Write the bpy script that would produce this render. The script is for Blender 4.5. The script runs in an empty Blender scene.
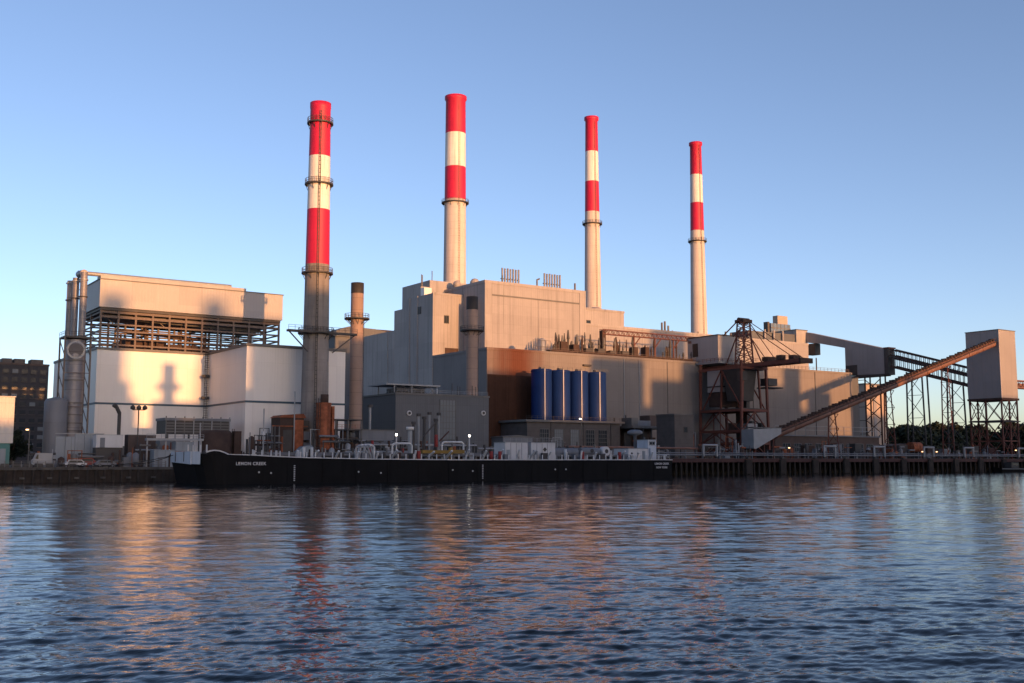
import bpy, math, random
import numpy as np
from mathutils import Matrix, Vector
random.seed(7)
S = bpy.context.scene
COL = S.collection
R = math.radians

# ------------------------------------------------------------------ camera, sky, sun, exposure
# world: X along the shore (to the right and away), Y inland across the river, Z up; river level z = 0
cd = bpy.data.cameras.new('camera'); cam = bpy.data.objects.new('camera', cd); COL.objects.link(cam)
cam.location = (0, 0, 4.5)
cam.rotation_euler = (R(90 + 6.29), 0, R(-34.4))
cd.sensor_width = 36; cd.lens = 1075 / 1024 * 36; cd.clip_start = 0.5; cd.clip_end = 30000
S.camera = cam

SUN_EL = 4.0            # degrees above the horizon
SUN_K = 0.05            # sideways drift of the sunlight per metre inland
TANE = math.tan(R(SUN_EL))
world = bpy.data.worlds.new('World'); S.world = world; world.use_nodes = True
wt = world.node_tree; bg = wt.nodes['Background']
sky = wt.nodes.new('ShaderNodeTexSky'); sky.sky_type = 'NISHITA'; sky.sun_disc = False
sky.sun_elevation = R(SUN_EL); sky.sun_rotation = math.pi - SUN_K
sky.altitude = 0; sky.air_density = 0.58; sky.dust_density = 0.9; sky.ozone_density = 1.1
tint = wt.nodes.new('ShaderNodeMix'); tint.data_type = 'RGBA'; tint.blend_type = 'MULTIPLY'; tint.inputs[0].default_value = 1.0; tint.inputs[7].default_value = (1.04, .96, 1.06, 1)   # the evening sky of the photograph is a touch more violet
wt.links.new(sky.outputs['Color'], tint.inputs[6]); wt.links.new(tint.outputs[2], bg.inputs['Color']); bg.inputs['Strength'].default_value = 0.150
ld = bpy.data.lights.new('sun', 'SUN'); sun = bpy.data.objects.new('sun', ld); COL.objects.link(sun)
ld.energy = 3.0; ld.angle = R(0.5); ld.color = (1.0, 0.44, 0.15)
sun.rotation_euler = Vector((-SUN_K, 1.0, -TANE * math.sqrt(1 + SUN_K ** 2))).to_track_quat('-Z', 'Y').to_euler()
sun.location = (60, -200, 120)
S.view_settings.view_transform = 'Standard'; S.view_settings.look = 'None'
S.view_settings.gamma = 1; S.view_settings.use_curve_mapping = False
S.view_settings.exposure = 1.2
S.cycles.max_bounces = 6

# ------------------------------------------------------------------ materials
MATS = {}
def mat(name, col, rough=.6, metal=0.0, var=.12, vscale=.12, ribs=0.0, ribd=.05, streak=0.0, seam=0.0, seamd=.25, vseam=0.0, spec=.4, stain=None, emit=0):
    """one procedural material: noise tint, vertical weather streaks, cladding ribs, panel seams (all in world metres)"""
    m = bpy.data.materials.new(name); m.use_nodes = True; MATS[name] = m
    t = m.node_tree; N = t.nodes; L = t.links
    b = N['Principled BSDF']
    b.inputs['Roughness'].default_value = rough; b.inputs['Metallic'].default_value = metal
    b.inputs['Specular IOR Level'].default_value = spec
    if emit:
        b.inputs['Emission Color'].default_value = (*col, 1); b.inputs['Emission Strength'].default_value = emit
    geo = N.new('ShaderNodeNewGeometry'); sep = N.new('ShaderNodeSeparateXYZ'); L.new(geo.outputs['Position'], sep.inputs[0])
    def math_(op, a, bb=None, cc=None):
        n = N.new('ShaderNodeMath'); n.operation = op
        for i, v in enumerate((a, bb, cc)):
            if v is None: continue
            if isinstance(v, (int, float)): n.inputs[i].default_value = v
            else: L.new(v, n.inputs[i])
        return n.outputs[0]
    def noise(scale, mapping=None, detail=4.0):
        n = N.new('ShaderNodeTexNoise'); n.inputs['Scale'].default_value = scale; n.inputs['Detail'].default_value = detail
        if mapping:
            mp = N.new('ShaderNodeMapping'); mp.inputs['Scale'].default_value = mapping
            L.new(geo.outputs['Position'], mp.inputs[0]); L.new(mp.outputs[0], n.inputs['Vector'])
        else: L.new(geo.outputs['Position'], n.inputs['Vector'])
        return n.outputs['Fac']
    f = math_('MULTIPLY_ADD', noise(vscale), 2 * var * 1.6, 1 - var * 1.6)
    f = math_('MULTIPLY', f, math_('MULTIPLY_ADD', noise(vscale * 9), var * 1.2, 1 - var * .6))
    if streak:
        s = noise(1.0, (.9, .9, .035), 6.0)
        s = math_('SUBTRACT', s, .52); s = math_('MAXIMUM', s, 0.0)
        f = math_('MULTIPLY', f, math_('MULTIPLY_ADD', s, -streak * 5, 1.0))
    if seam:
        q = math_('FRACT', math_('DIVIDE', sep.outputs['Z'], seam)); q = math_('LESS_THAN', q, .14 / seam)
        f = math_('MULTIPLY', f, math_('MULTIPLY_ADD', q, -seamd, 1.0))
    xy = math_('ADD', sep.outputs['X'], sep.outputs['Y'])
    if vseam:
        q = math_('FRACT', math_('DIVIDE', xy, vseam)); q = math_('LESS_THAN', q, .16 / vseam)
        f = math_('MULTIPLY', f, math_('MULTIPLY_ADD', q, -seamd, 1.0))
        # sheets of slightly different age
        c = N.new('ShaderNodeTexWhiteNoise'); c.noise_dimensions = '2D'
        cb = N.new('ShaderNodeCombineXYZ')
        L.new(math_('FLOOR', math_('DIVIDE', xy, vseam)), cb.inputs[0]); L.new(math_('FLOOR', math_('DIVIDE', sep.outputs['Z'], seam or 9.0)), cb.inputs[1])
        L.new(cb.outputs[0], c.inputs['Vector'])
        f = math_('MULTIPLY', f, math_('MULTIPLY_ADD', c.outputs['Value'], .09, .955))
    mx = N.new('ShaderNodeMix'); mx.data_type = 'RGBA'; mx.blend_type = 'MULTIPLY'; mx.inputs[0].default_value = 1.0
    mx.inputs[6].default_value = (*col, 1)
    cc = N.new('ShaderNodeCombineColor'); [L.new(f, cc.inputs[i]) for i in range(3)]
    L.new(cc.outputs[0], mx.inputs[7])
    out = mx.outputs[2]
    if stain:                                   # (colour, axis centre, half width, strength): a rust-brown patch of wall
        sc_, cx_, hw_, st_ = stain
        d = math_('ABSOLUTE', math_('SUBTRACT', sep.outputs['X'], cx_))
        d = math_('ADD', d, math_('MULTIPLY_ADD', noise(.35, (1, 1, .12), 5.0), 9.0, -4.5))
        mr = N.new('ShaderNodeMapRange'); mr.interpolation_type = 'SMOOTHSTEP'
        mr.inputs[1].default_value = hw_ * .05; mr.inputs[2].default_value = hw_ * 1.6; mr.inputs[3].default_value = st_; mr.inputs[4].default_value = 0.0
        L.new(d, mr.inputs[0])
        m2 = N.new('ShaderNodeMix'); m2.data_type = 'RGBA'; L.new(mr.outputs[0], m2.inputs[0]); L.new(out, m2.inputs[6])
        m3 = N.new('ShaderNodeMix'); m3.data_type = 'RGBA'; m3.blend_type = 'MULTIPLY'; m3.inputs[0].default_value = 1.0
        m3.inputs[6].default_value = (*sc_, 1); L.new(cc.outputs[0], m3.inputs[7]); L.new(m3.outputs[2], m2.inputs[7])
        out = m2.outputs[2]
    L.new(out, b.inputs['Base Color'])
    if ribs:
        w = math_('SINE', math_('MULTIPLY', xy, 2 * math.pi / ribs))
        bp = N.new('ShaderNodeBump'); bp.inputs['Strength'].default_value = .6; bp.inputs['Distance'].default_value = ribd
        L.new(w, bp.inputs['Height']); L.new(bp.outputs[0], b.inputs['Normal'])
    return m

mat('clad_cream', (.66, .64, .62), .42, ribs=.7, ribd=.012, var=.035, streak=.04, seam=9.4, seamd=.06, vseam=5.5)
mat('clad_windwall', (.33, .31, .305), .5, ribs=.8, ribd=.012, var=.05, streak=.06, vseam=6.1, seamd=.08)
mat('clad_tan', (.28, .262, .26), .7, ribs=.9, ribd=.012, var=.10, streak=.26, seam=3.4, seamd=.08, vseam=6.4)
mat('clad_tan_plain', (.30, .28, .275), .7, ribs=.9, ribd=.012, var=.10, streak=.25, vseam=7.5, seamd=.08)
mat('clad_hall', (.195, .178, .17), .75, ribs=.8, ribd=.012, var=.09, streak=.12, seam=12.2, seamd=.12, vseam=11.0, spec=.15, stain=((.105, .030, .014), 197.0, 10.0, .92))
mat('clad_dark_brown', (.055, .028, .02), .8, ribs=.8, ribd=.012, var=.25, streak=.25, vseam=5.2, seamd=.2, spec=.1)
mat('clad_hall_side', (.20, .19, .19), .75, ribs=.8, ribd=.012, var=.08, streak=.12, vseam=6.0, seamd=.1, spec=.15)
mat('clad_grey', (.095, .10, .11), .65, ribs=.6, ribd=.012, var=.06, streak=.10, seam=5.0, seamd=.1, vseam=4.4)
mat('clad_gallery', (.25, .235, .235), .7, ribs=.8, ribd=.015, var=.06, streak=.08, vseam=4.0, seamd=.1)
mat('concrete_tan', (.50, .45, .42), .8, var=.10, streak=.18, seam=2.9, seamd=.13)
mat('concrete_dark', (.22, .20, .19), .85, var=.22, streak=.35, seam=2.6, seamd=.12)
mat('concrete_quay', (.075, .07, .066), .9, var=.3, vscale=.4, streak=.4)
mat('stack_brown', (.27, .19, .155), .7, var=.15, streak=.2, seam=3.2)
mat('stack_soot', (.03, .026, .025), .7, var=.2)
mat('paint_red', (.45, .010, .05), .55, var=.14, streak=.28, seam=2.9, seamd=.08)
mat('paint_white', (.66, .64, .60), .6, var=.09, streak=.30, seam=2.9, seamd=.08)
mat('white', (.50, .50, .51), .5, var=.08, vscale=.5, streak=.15)
mat('bow_white', (.42, .46, .52), .5, var=.10, vscale=.5, streak=.25)
mat('steel_dark', (.045, .042, .042), .6, var=.25, vscale=.5)
mat('steel_grey', (.11, .107, .105), .55, var=.2, vscale=.4)
mat('steel_frame', (.11, .08, .066), .6, var=.2, vscale=.5)
mat('duct_metal', (.19, .185, .20), .5, metal=.25, var=.18, vscale=.6, seam=3.0, seamd=.35)
mat('galvanised', (.25, .26, .275), .5, metal=.2, var=.12, vscale=.5)
mat('crane_red', (.115, .036, .025), .6, var=.3, vscale=.5)
mat('rust', (.24, .075, .035), .85, var=.6, vscale=.9, streak=.6)
mat('rust_dark', (.05, .03, .024), .85, var=.4, vscale=.5)
mat('conveyor_paint', (.16, .08, .058), .5, var=.25, vscale=.4)
mat('blue_silo', (.006, .023, .105), .5, var=.15, vscale=.3, streak=.15, spec=.15)
mat('blue_band', (.03, .07, .11), .5)
mat('hull_black', (.007, .007, .008), .65, spec=.12, var=.3, vscale=.3, streak=.3)
mat('glass_dark', (.02, .025, .03), .25, spec=.35)
mat('glass_pale', (.15, .165, .175), .6, spec=.2)
mat('glass_tower', (.11, .15, .20), .2, spec=.7)
mat('brick_dark', (.075, .055, .05), .85, var=.2, vscale=.4)
mat('brick_grey', (.085, .075, .072), .85, var=.2, vscale=.5, seam=1.2, seamd=.1)
mat('brick_apartment', (.040, .040, .046), .85, var=.15, vscale=.2, seam=2.9, seamd=.25)
mat('ground', (.10, .09, .08), .95, var=.3, vscale=.2)
mat('timber', (.03, .024, .021), .9, var=.4, vscale=.7)
mat('dark_red', (.05, .018, .017), .7, var=.3, vscale=.5)
mat('red_gear', (.20, .015, .015), .5)
mat('yellow', (.20, .12, .02), .5, var=.2)
mat('tank_grey', (.14, .15, .17), .6, var=.10, vscale=.3, streak=.2)
mat('pale_blue', (.22, .25, .28), .6, var=.12, vscale=.4, streak=.2, vseam=4.0)
mat('shed_cream', (.50, .47, .44), .6, var=.05, seam=3.4, seamd=.15, ribs=.8)
mat('teal', (.05, .16, .16), .6, var=.2)
mat('tower_tan', (.34, .27, .22), .7, var=.1)
mat('rubber', (.02, .02, .02), .8)
mat('leaf', (.014, .022, .011), .8, var=.5, vscale=.5)
mat('bark', (.06, .045, .035), .9)
mat('lamp_glow', (1.0, .9, .75), .4, emit=5.0)
mat('lamp_amber', (1.0, .55, .25), .4, emit=2.0)

# ------------------------------------------------------------------ mesh helpers
MW = {}; CACHE = {}
def link(name, me, Mw, parent=None):
    o = bpy.data.objects.new(name, me); COL.objects.link(o); o.matrix_basis = Mw; MW[o.name] = Mw.copy()
    if parent is not None:
        o.parent = parent; o.matrix_parent_inverse = MW[parent.name].inverted()
    return o
def tag(o, label=None, cat=None, group=None, kind=None):
    if label: o['label'] = label
    if cat: o['category'] = cat
    if group: o['group'] = group
    if kind: o['kind'] = kind
    return o
def thing(name, label, cat, loc, group=None):
    o = link(name, None, Matrix.Translation(loc)); o.empty_display_size = 1.0
    return tag(o, label, cat, group)
BOXV = [(x, y, z) for z in (-.5, .5) for y in (-.5, .5) for x in (-.5, .5)]
BOXF = [(0, 2, 3, 1), (4, 5, 7, 6), (0, 1, 5, 4), (2, 6, 7, 3), (0, 4, 6, 2), (1, 3, 7, 5)]
def cached(key, verts, faces, m, smooth=False):
    k = (key, m)
    if k not in CACHE:
        me = bpy.data.meshes.new(str(key)[:40]); me.from_pydata([tuple(v) for v in verts], [], faces); me.materials.append(MATS[m])
        if smooth:
            me.polygons.foreach_set('use_smooth', [len(p.vertices) == 4 for p in me.polygons])
        me.update(); CACHE[k] = me
    return CACHE[k]
def box(name, x0, x1, y0, y1, z0, z1, m, parent=None):
    me = cached('box', BOXV, BOXF, m)
    Mw = Matrix.Translation(((x0 + x1) / 2, (y0 + y1) / 2, (z0 + z1) / 2)) @ Matrix.Diagonal((abs(x1 - x0), abs(y1 - y0), abs(z1 - z0), 1))
    return link(name, me, Mw, parent)
def frame(p, q):
    p = Vector(p); q = Vector(q); d = q - p; L = d.length; z = d / L
    x = Vector((0, 0, 1)).cross(z)
    x = Vector((1, 0, 0)) if x.length < 1e-5 else x.normalized()
    y = z.cross(x)
    Mr = Matrix((x, y, z)).transposed().to_4x4(); Mr.translation = (p + q) / 2
    return Mr, L
def beam(name, p, q, w, h, m, parent=None):
    Mr, L = frame(p, q)
    return link(name, cached('box', BOXV, BOXF, m), Mr @ Matrix.Diagonal((w, h, L, 1)), parent)
def cylmesh(seg, r2=1.0):
    v = []; f = []
    for k in range(seg):
        a = 2 * math.pi * k / seg; v += [(math.cos(a), math.sin(a), -.5), (r2 * math.cos(a), r2 * math.sin(a), .5)]
    for k in range(seg):
        j = (k + 1) % seg; f.append((2 * k, 2 * j, 2 * j + 1, 2 * k + 1))
    f.append(tuple(2 * k for k in reversed(range(seg)))); f.append(tuple(2 * k + 1 for k in range(seg)))
    return v, f
def tube(name, p, q, r, m, parent=None, seg=14, r2=None):
    Mr, L = frame(p, q); ratio = 1.0 if r2 is None else round(r2 / r, 4)
    key = ('cyl', seg, ratio)
    v, f = cylmesh(seg, ratio)
    return link(name, cached(key, v, f, m, True), Mr @ Matrix.Diagonal((r, r, L, 1)), parent)
def lathe(name, cx, cy, prof, m, parent=None, seg=40, smooth=True):
    v = []; f = []; n = len(prof); z0 = prof[0][1]
    for k in range(seg):
        a = 2 * math.pi * k / seg
        for r, z in prof: v.append((r * math.cos(a), r * math.sin(a), z - z0))
    for k in range(seg):
        j = (k + 1) % seg
        for i in range(n - 1): f.append((k * n + i, j * n + i, j * n + i + 1, k * n + i + 1))
    return link(name, cached(('lathe', seg, tuple((round(r, 3), round(z - z0, 3)) for r, z in prof)), v, f, m, smooth), Matrix.Translation((cx, cy, z0)), parent)
def solid(name, verts, faces, m, parent=None):
    o = Vector(verts[0]); me = bpy.data.meshes.new(name); me.from_pydata([tuple(Vector(v) - o) for v in verts], [], faces); me.materials.append(MATS[m]); me.update()
    return link(name, me, Matrix.Translation(o), parent)
def prism(name, pts, axis, a0, a1, m, parent=None):
    """closed polygon extruded along x or y: pts are (y,z) for axis x, (x,z) for axis y, (x,y) for axis z"""
    def mk(p, a): return (a, p[0], p[1]) if axis == 'x' else (p[0], a, p[1]) if axis == 'y' else (p[0], p[1], a)
    n = len(pts); v = [mk(p, a0) for p in pts] + [mk(p, a1) for p in pts]
    f = [tuple(range(n)), tuple(reversed(range(n, 2 * n)))] + [(i, n + i, n + (i + 1) % n, (i + 1) % n) for i in range(n)]
    return solid(name, v, f, m, parent)
class MB:
    """many small members joined into one mesh (lattice bars, rails)"""
    def __init__(s): s.v = []; s.f = []
    def bar(s, p, q, w, h=None):
        Mr, L = frame(p, q); h = h or w; b = len(s.v)
        s.v += [tuple(Mr @ Vector((x * w, y * h, z * L))) for x, y, z in BOXV]; s.f += [tuple(b + i for i in q_) for q_ in BOXF]
    def box(s, x0, x1, y0, y1, z0, z1):
        b = len(s.v); s.v += [((x0 + x1) / 2 + x * (x1 - x0), (y0 + y1) / 2 + y * (y1 - y0), (z0 + z1) / 2 + z * (z1 - z0)) for x, y, z in BOXV]
        s.f += [tuple(b + i for i in q_) for q_ in BOXF]
    def cyl(s, p, q, r, seg=8, r2=None):
        Mr, L = frame(p, q); b = len(s.v); v, f = cylmesh(seg, 1.0 if r2 is None else r2 / r)
        s.v += [tuple(Mr @ Vector((x * r, y * r, z * L))) for x, y, z in v]; s.f += [tuple(b + i for i in q_) for q_ in f]
    def build(s, name, m, parent=None, kind=None):
        if not s.v: return None
        o = solid(name, s.v, s.f, m, parent)
        if kind: o['kind'] = kind
        return o
def handrail(name, pts, m, parent, h=1.1, step=1.6, t=.07):
    b = MB()
    for p, q in zip(pts, pts[1:]):
        p = Vector(p); q = Vector(q); n = max(1, int((q - p).length / step))
        for k in range(n + 1):
            c = p.lerp(q, k / n); b.bar(c, c + Vector((0, 0, h)), t)
        for z in (h, h * .55): b.bar(p + Vector((0, 0, z)), q + Vector((0, 0, z)), t)
    return b.build(name, m, parent, 'stuff')
def ring_platform(parent, cx, cy, r, ro, z, m='steel_dark', rail=True):
    o = lathe('platform', cx, cy, [(r, z), (ro, z), (ro, z + .35), (r, z + .35)], m, parent, 32, False)
    b = MB(); n = 20
    for k in range(n):
        a = 2 * math.pi * k / n; a2 = 2 * math.pi * (k + 1) / n
        P = lambda aa, rr, zz: (cx + rr * math.cos(aa), cy + rr * math.sin(aa), zz)
        b.bar(P(a, ro - .1, z), P(a, ro - .1, z + 1.5), .09); b.bar(P(a, ro - .1, z + 1.45), P(a2, ro - .1, z + 1.45), .09); b.bar(P(a, ro - .1, z + .9), P(a2, ro - .1, z + .9), .07)
        if k % 2 == 0: b.bar(P(a, ro - .2, z), P(a, r, z - 1.4), .12)
    if rail: b.build('railing', m, o, 'stuff')
    return o
def ladder(parent, x, y, z0, z1, m='steel_dark', w=.5, face='y'):
    b = MB(); dx, dy = ((w / 2, 0) if face == 'y' else (0, w / 2))
    for s in (-1, 1): b.bar((x + s * dx, y + s * dy, z0), (x + s * dx, y + s * dy, z1), .12)
    z = z0
    while z < z1: b.bar((x - dx, y - dy, z), (x + dx, y + dy, z), .07); z += .6
    return b.build('ladder', m, parent, 'stuff')
def window(parent, x0, x1, y, z0, z1, nx, nz, fm='steel_grey', gm='glass_dark', t=.12, face='y'):
    """framed window on a wall facing the river at depth y: frame proud of the wall, each pane a piece"""
    b = MB()
    b.box(x0 - t, x1 + t, y - .14, y + .05, z0 - t, z0); b.box(x0 - t, x1 + t, y - .14, y + .05, z1, z1 + t)
    b.box(x0 - t, x0, y - .14, y + .05, z0, z1); b.box(x1, x1 + t, y - .14, y + .05, z0, z1)
    for i in range(1, nx): x = x0 + (x1 - x0) * i / nx; b.box(x - t / 2, x + t / 2, y - .11, y + .05, z0, z1)
    for i in range(1, nz): z = z0 + (z1 - z0) * i / nz; b.box(x0, x1, y - .10, y + .05, z - t / 2, z + t / 2)
    w = b.build('window', fm, parent)
    for i in range(nx):
        for j in range(nz):
            box('pane', x0 + (x1 - x0) * i / nx + t / 2, x0 + (x1 - x0) * (i + 1) / nx - t / 2, y - .06, y + .02, z0 + (z1 - z0) * j / nz + t / 2, z0 + (z1 - z0) * (j + 1) / nz - t / 2, gm, w)
    return w
def lettering(text, size, loc, m, parent, name='name_lettering'):
    c = bpy.data.curves.new('lettering', 'FONT'); c.body = text; c.size = size; c.extrude = .01; c.offset = .018; c.align_x = 'CENTER'; c.space_character = 1.12
    o = bpy.data.objects.new('tmp', c); COL.objects.link(o); bpy.context.view_layer.update()
    me = bpy.data.meshes.new_from_object(o.evaluated_get(bpy.context.evaluated_depsgraph_get())); COL.objects.unlink(o); bpy.data.objects.remove(o)
    me.materials.clear(); me.materials.append(MATS[m])
    o = link(name, me, Matrix.Translation(loc) @ Matrix.Rotation(math.pi / 2, 4, 'X'), parent); o['kind'] = 'stuff'
    return o

# ------------------------------------------------------------------ water and ground
def make_water():
    rows, cols = 1000, 760
    ratio = (620 / 17.0) ** (1 / (rows - 1))
    r = 17.0 * ratio ** np.arange(rows); a = np.radians(90 - 34.4) + np.radians(np.linspace(-33, 33, cols))
    X = r[:, None] * np.cos(a)[None]; Y = r[:, None] * np.sin(a)[None]
    spac = np.maximum(r * (ratio - 1), r * (a[1] - a[0]))[:, None]
    rng = np.random.default_rng(3); Z = np.zeros_like(X)
    # wind patches: calmer and rougher areas
    patch = .85 + .45 * np.sin(X / 23 + 1.3 * np.sin(Y / 31)) * np.sin(Y / 17 + .7 * np.sin(X / 41))
    for n, l0, l1, slope, spread in ((46, .24, .75, .105, .42), (26, .75, 2.2, .055, .36), (12, 2.2, 6.5, .030, .3)):
        for i in range(n):
            lam = l0 * (l1 / l0) ** rng.random(); th = np.radians(238) + rng.normal(0, spread)
            k = 2 * np.pi / lam; amp = slope * lam / (2 * np.pi) * math.sqrt(2.0 / n)
            w = np.clip((lam / spac - 2.0) / 2.0, 0, 1)
            arg = k * (X * np.cos(th) + Y * np.sin(th)) + rng.random() * 6.283
            arg += .6 * np.sin(.31 * k * (X * np.sin(th) - Y * np.cos(th)) + rng.random() * 6.283)      # short crests
            Z += (w * patch if l0 < 2 else w) * amp * (np.sin(arg) + .30 * np.sin(2 * arg + 1.5708))
    v = np.stack([X, Y, Z], -1).reshape(-1, 3)
    i0 = (np.arange(rows - 1)[:, None] * cols + np.arange(cols - 1)[None]).ravel()
    f = np.stack([i0, i0 + 1, i0 + cols + 1, i0 + cols], -1)[:, ::-1]
    me = bpy.data.meshes.new('water'); me.vertices.add(len(v)); me.vertices.foreach_set('co', v.astype(np.float32).ravel())
    me.loops.add(f.size); me.loops.foreach_set('vertex_index', f.astype(np.int32).ravel())
    me.polygons.add(len(f)); me.polygons.foreach_set('loop_start', np.arange(0, f.size, 4, dtype=np.int32))
    me.polygons.foreach_set('use_smooth', np.ones(len(f), bool))
    me.update(calc_edges=True); me.validate()
    m = bpy.data.materials.new('river_water'); m.use_nodes = True; MATS['water'] = m; N = m.node_tree.nodes; L = m.node_tree.links
    b = N['Principled BSDF']; b.inputs['Base Color'].default_value = (.010, .014, .016, 1); b.inputs['Roughness'].default_value = .06; b.inputs['IOR'].default_value = 1.333; b.inputs['Specular IOR Level'].default_value = .34
    geo = N.new('ShaderNodeNewGeometry'); mp = N.new('ShaderNodeMapping'); mp.vector_type = 'POINT'; mp.inputs['Rotation'].default_value = (0, 0, R(34.4)); mp.inputs['Scale'].default_value = (.45, 1.3, 1); L.new(geo.outputs['Position'], mp.inputs[0])
    prev = None
    for sc_, dist in ((1.6, .016), (3.6, .016), (9.0, .006)):
        n = N.new('ShaderNodeTexNoise'); n.inputs['Scale'].default_value = sc_; n.inputs['Detail'].default_value = 3.0; L.new(mp.outputs[0], n.inputs['Vector'])
        bp = N.new('ShaderNodeBump'); bp.inputs['Strength'].default_value = .9; bp.inputs['Distance'].default_value = dist
        L.new(n.outputs['Fac'], bp.inputs['Height'])
        if prev: L.new(prev, bp.inputs['Normal'])
        prev = bp.outputs[0]
    L.new(prev, b.inputs['Normal'])
    me.materials.append(m)
    tag(link('water', me, Matrix.Identity(4)), kind='structure')
    s = 9000
    me2 = bpy.data.meshes.new('river_bed'); me2.from_pydata([(-s, -s, -.9), (s, -s, -.9), (s, s, -.9), (-s, s, -.9)], [], [(0, 1, 2, 3)]); me2.materials.append(m)
    tag(link('outer_water', me2, Matrix.Identity(4)), kind='structure')
make_water()
GZ = 3.0     # yard level
def ground():
    o = prism('ground', [(-6000, 231), (188, 231), (188, 252), (9000, 252), (9000, 9000), (-6000, 9000)], 'z', -3, GZ, 'ground'); tag(o, kind='structure')
    o = prism('riverside_ground', [(-700, -2), (40, -2), (75, 6), (130, 6), (150, -2), (900, -2), (900, -420), (-700, -420)], 'z', -3, 2.8, 'ground'); tag(o, kind='structure')
ground()

# ------------------------------------------------------------------ unseen blocks added behind the camera, each sized to cast the evening shade
def shade_tower(u0, u1, z, vb, vref=280, depth=22, extra=None):
    d = vref - vb; x0 = u0 + SUN_K * d; x1 = u1 + SUN_K * d; h = z + d * TANE
    t = thing('shade_block', 'unseen brick block added behind the viewpoint to cast shade', 'building', ((x0 + x1) / 2, vb - depth / 2, 2.8), 'unseen shade blocks on the near bank')
    box('wall', x0, x1, vb - depth, vb, 2.8, h, 'brick_grey', t)
    box('roof_house', (x0 * 2 + x1) / 3, (x0 + x1 * 2) / 3, vb - depth * .7, vb - depth * .3, h - .5, h + .02, 'brick_dark', t)
    b = MB(); zz = 6.0
    while zz < h - 2: b.box(x0 + .6, x1 - .6, vb - .2, vb + .05, zz, zz + 1.4); zz += 3.1
    b.build('window_band', 'glass_dark', t, 'stuff')
    return t, d, h
SHADES = [(-40, 46.6, 11.5, -130), (46.4, 72.3, 43.0, -150), (66.8, 72.6, 46.8, -300), (72.3, 74.3, 24.5, -126), (74.3, 76.2, 20.0, -122), (76.2, 80.2, 12.5, -134),
          (93.0, 98.5, 47.5, -400), (98.0, 116.5, 43.0, -140), (116.3, 135.5, 36.0, -148), (135.2, 182.0, 64.0, -128), (181.8, 198.2, 33.0, -152), (198, 228.5, 17.0, -132)]
for a in SHADES: shade_tower(*a)
for a in [(228.3, 251.6, 39.6, -136), (251.4, 255.5, 23.5, -144), (255.3, 270.5, 33.0, -124), (279, 297, 57.0, -168), (270.3, 313.5, 40.5, -138), (313.2, 324.5, 33.0, -146), (324.2, 333, 41.0, -130), (332.8, 338, 24, -156), (337.8, 350.8, 32.0, -134), (350.5, 365, 14.0, -150), (364.8, 395, 30.0, -128), (394.5, 470, 26.0, -142), (469.5, 900, 36.0, -160)]:
    shade_tower(*a, vref=285)
def boiler_plant():
    vb = 3; d = 280 - vb; o = SUN_K * d; up = d * TANE
    t = thing('boiler_plant', 'brick boiler plant with a stack on the near bank', 'building', (102, vb, 2.8))
    box('wall', 80.0 + o, 93.4 + o, vb - 14, vb, 2.8, 19.6 + up, 'brick_grey', t)
    b = MB()
    for zz in range(7, 36, 5): b.box(81 + o, 92 + o, vb - .2, vb + .05, zz, zz + 2)
    b.build('window_band', 'glass_dark', t, 'stuff')
    tube('stack', (84 + o, vb - 5, 19 + up), (84 + o, vb - 5, 29.8 + up), 1.65, 'concrete_tan', t)
    tube('stack_platform', (84 + o, vb - 5, 22.9 + up), (84 + o, vb - 5, 24.5 + up), 3.1, 'steel_dark', t)
boiler_plant()

# ------------------------------------------------------------------ chimneys
def chimney(label, x, y, R0, R1, top, bands, rings, lower, capflare=.25, ladder_=True):
    t = thing('chimney', label, 'chimney', (x, y, GZ), 'tall red and white banded chimneys')
    rad = lambda z: R0 + (R1 - R0) * (z - GZ) / (top - GZ)
    zs = [GZ] + bands + [top]; ms = [lower, 'paint_red', 'paint_white', 'paint_red']; nm = ['shaft', 'red_band', 'white_band', 'red_band']
    for i in range(4):
        a, b_ = zs[i], zs[i + 1]; prof = [(rad(a), a), (rad((a + b_) / 2), (a + b_) / 2), (rad(b_), b_)]
        if i == 3: prof = [(rad(a), a), (rad(top - 1.8), top - 1.8), (R1 + capflare, top - 1.2), (R1 + capflare, top), (R1 - .5, top), (R1 - .6, top - 3)]
        lathe(nm[i], x, y, prof, ms[i], t, 48)
    for z, e in rings: ring_platform(t, x, y, rad(z) - .02, rad(z) + e, z)
    if ladder_:
        b = MB(); ang = R(-112 if x < 200 else -100); z = GZ + 8; lw = .14 if x < 200 else .08
        P = lambda z, s=0: (x + (rad(z) + .12) * math.cos(ang + s), y + (rad(z) + .12) * math.sin(ang + s), z)
        while z < top - 4:
            b.bar(P(z, -.07), P(z + 4, -.07), lw); b.bar(P(z, .07), P(z + 4, .07), lw)
            for q in range(4): b.bar(P(z + q, -.07), P(z + q, .07), lw * .7)
            z += 4
        b.build('ladder', 'steel_dark', t, 'stuff')
    return t
chimney('red and white chimney with a dark concrete base and four ring platforms, nearest the river', 108.2, 243, 3.45, 2.5, 93.4, [52.3, 66.1, 79.6], [(88.0, .7), (72.4, .8), (50.0, .9)], 'concrete_dark', .1)
c1 = [o for o in COL.objects if o.name == 'chimney'][0]
prism('long_platform', [(99.5, 239.3), (117.5, 239.3), (117.5, 240.6), (99.5, 240.6)], 'z', 35.0, 35.5, 'steel_dark', c1)
handrail('railing', [(99.5, 239.3, 35.5), (117.5, 239.3, 35.5)], 'steel_dark', c1)
ring_platform(c1, 108.2, 243, 3.1, 4.4, 35.1)
beam('brace', (100, 240, 35), (105, 240.5, 30.5), .25, .25, 'steel_dark', c1); beam('brace', (117, 240, 35), (111.4, 240.5, 30.5), .25, .25, 'steel_dark', c1)
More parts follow.
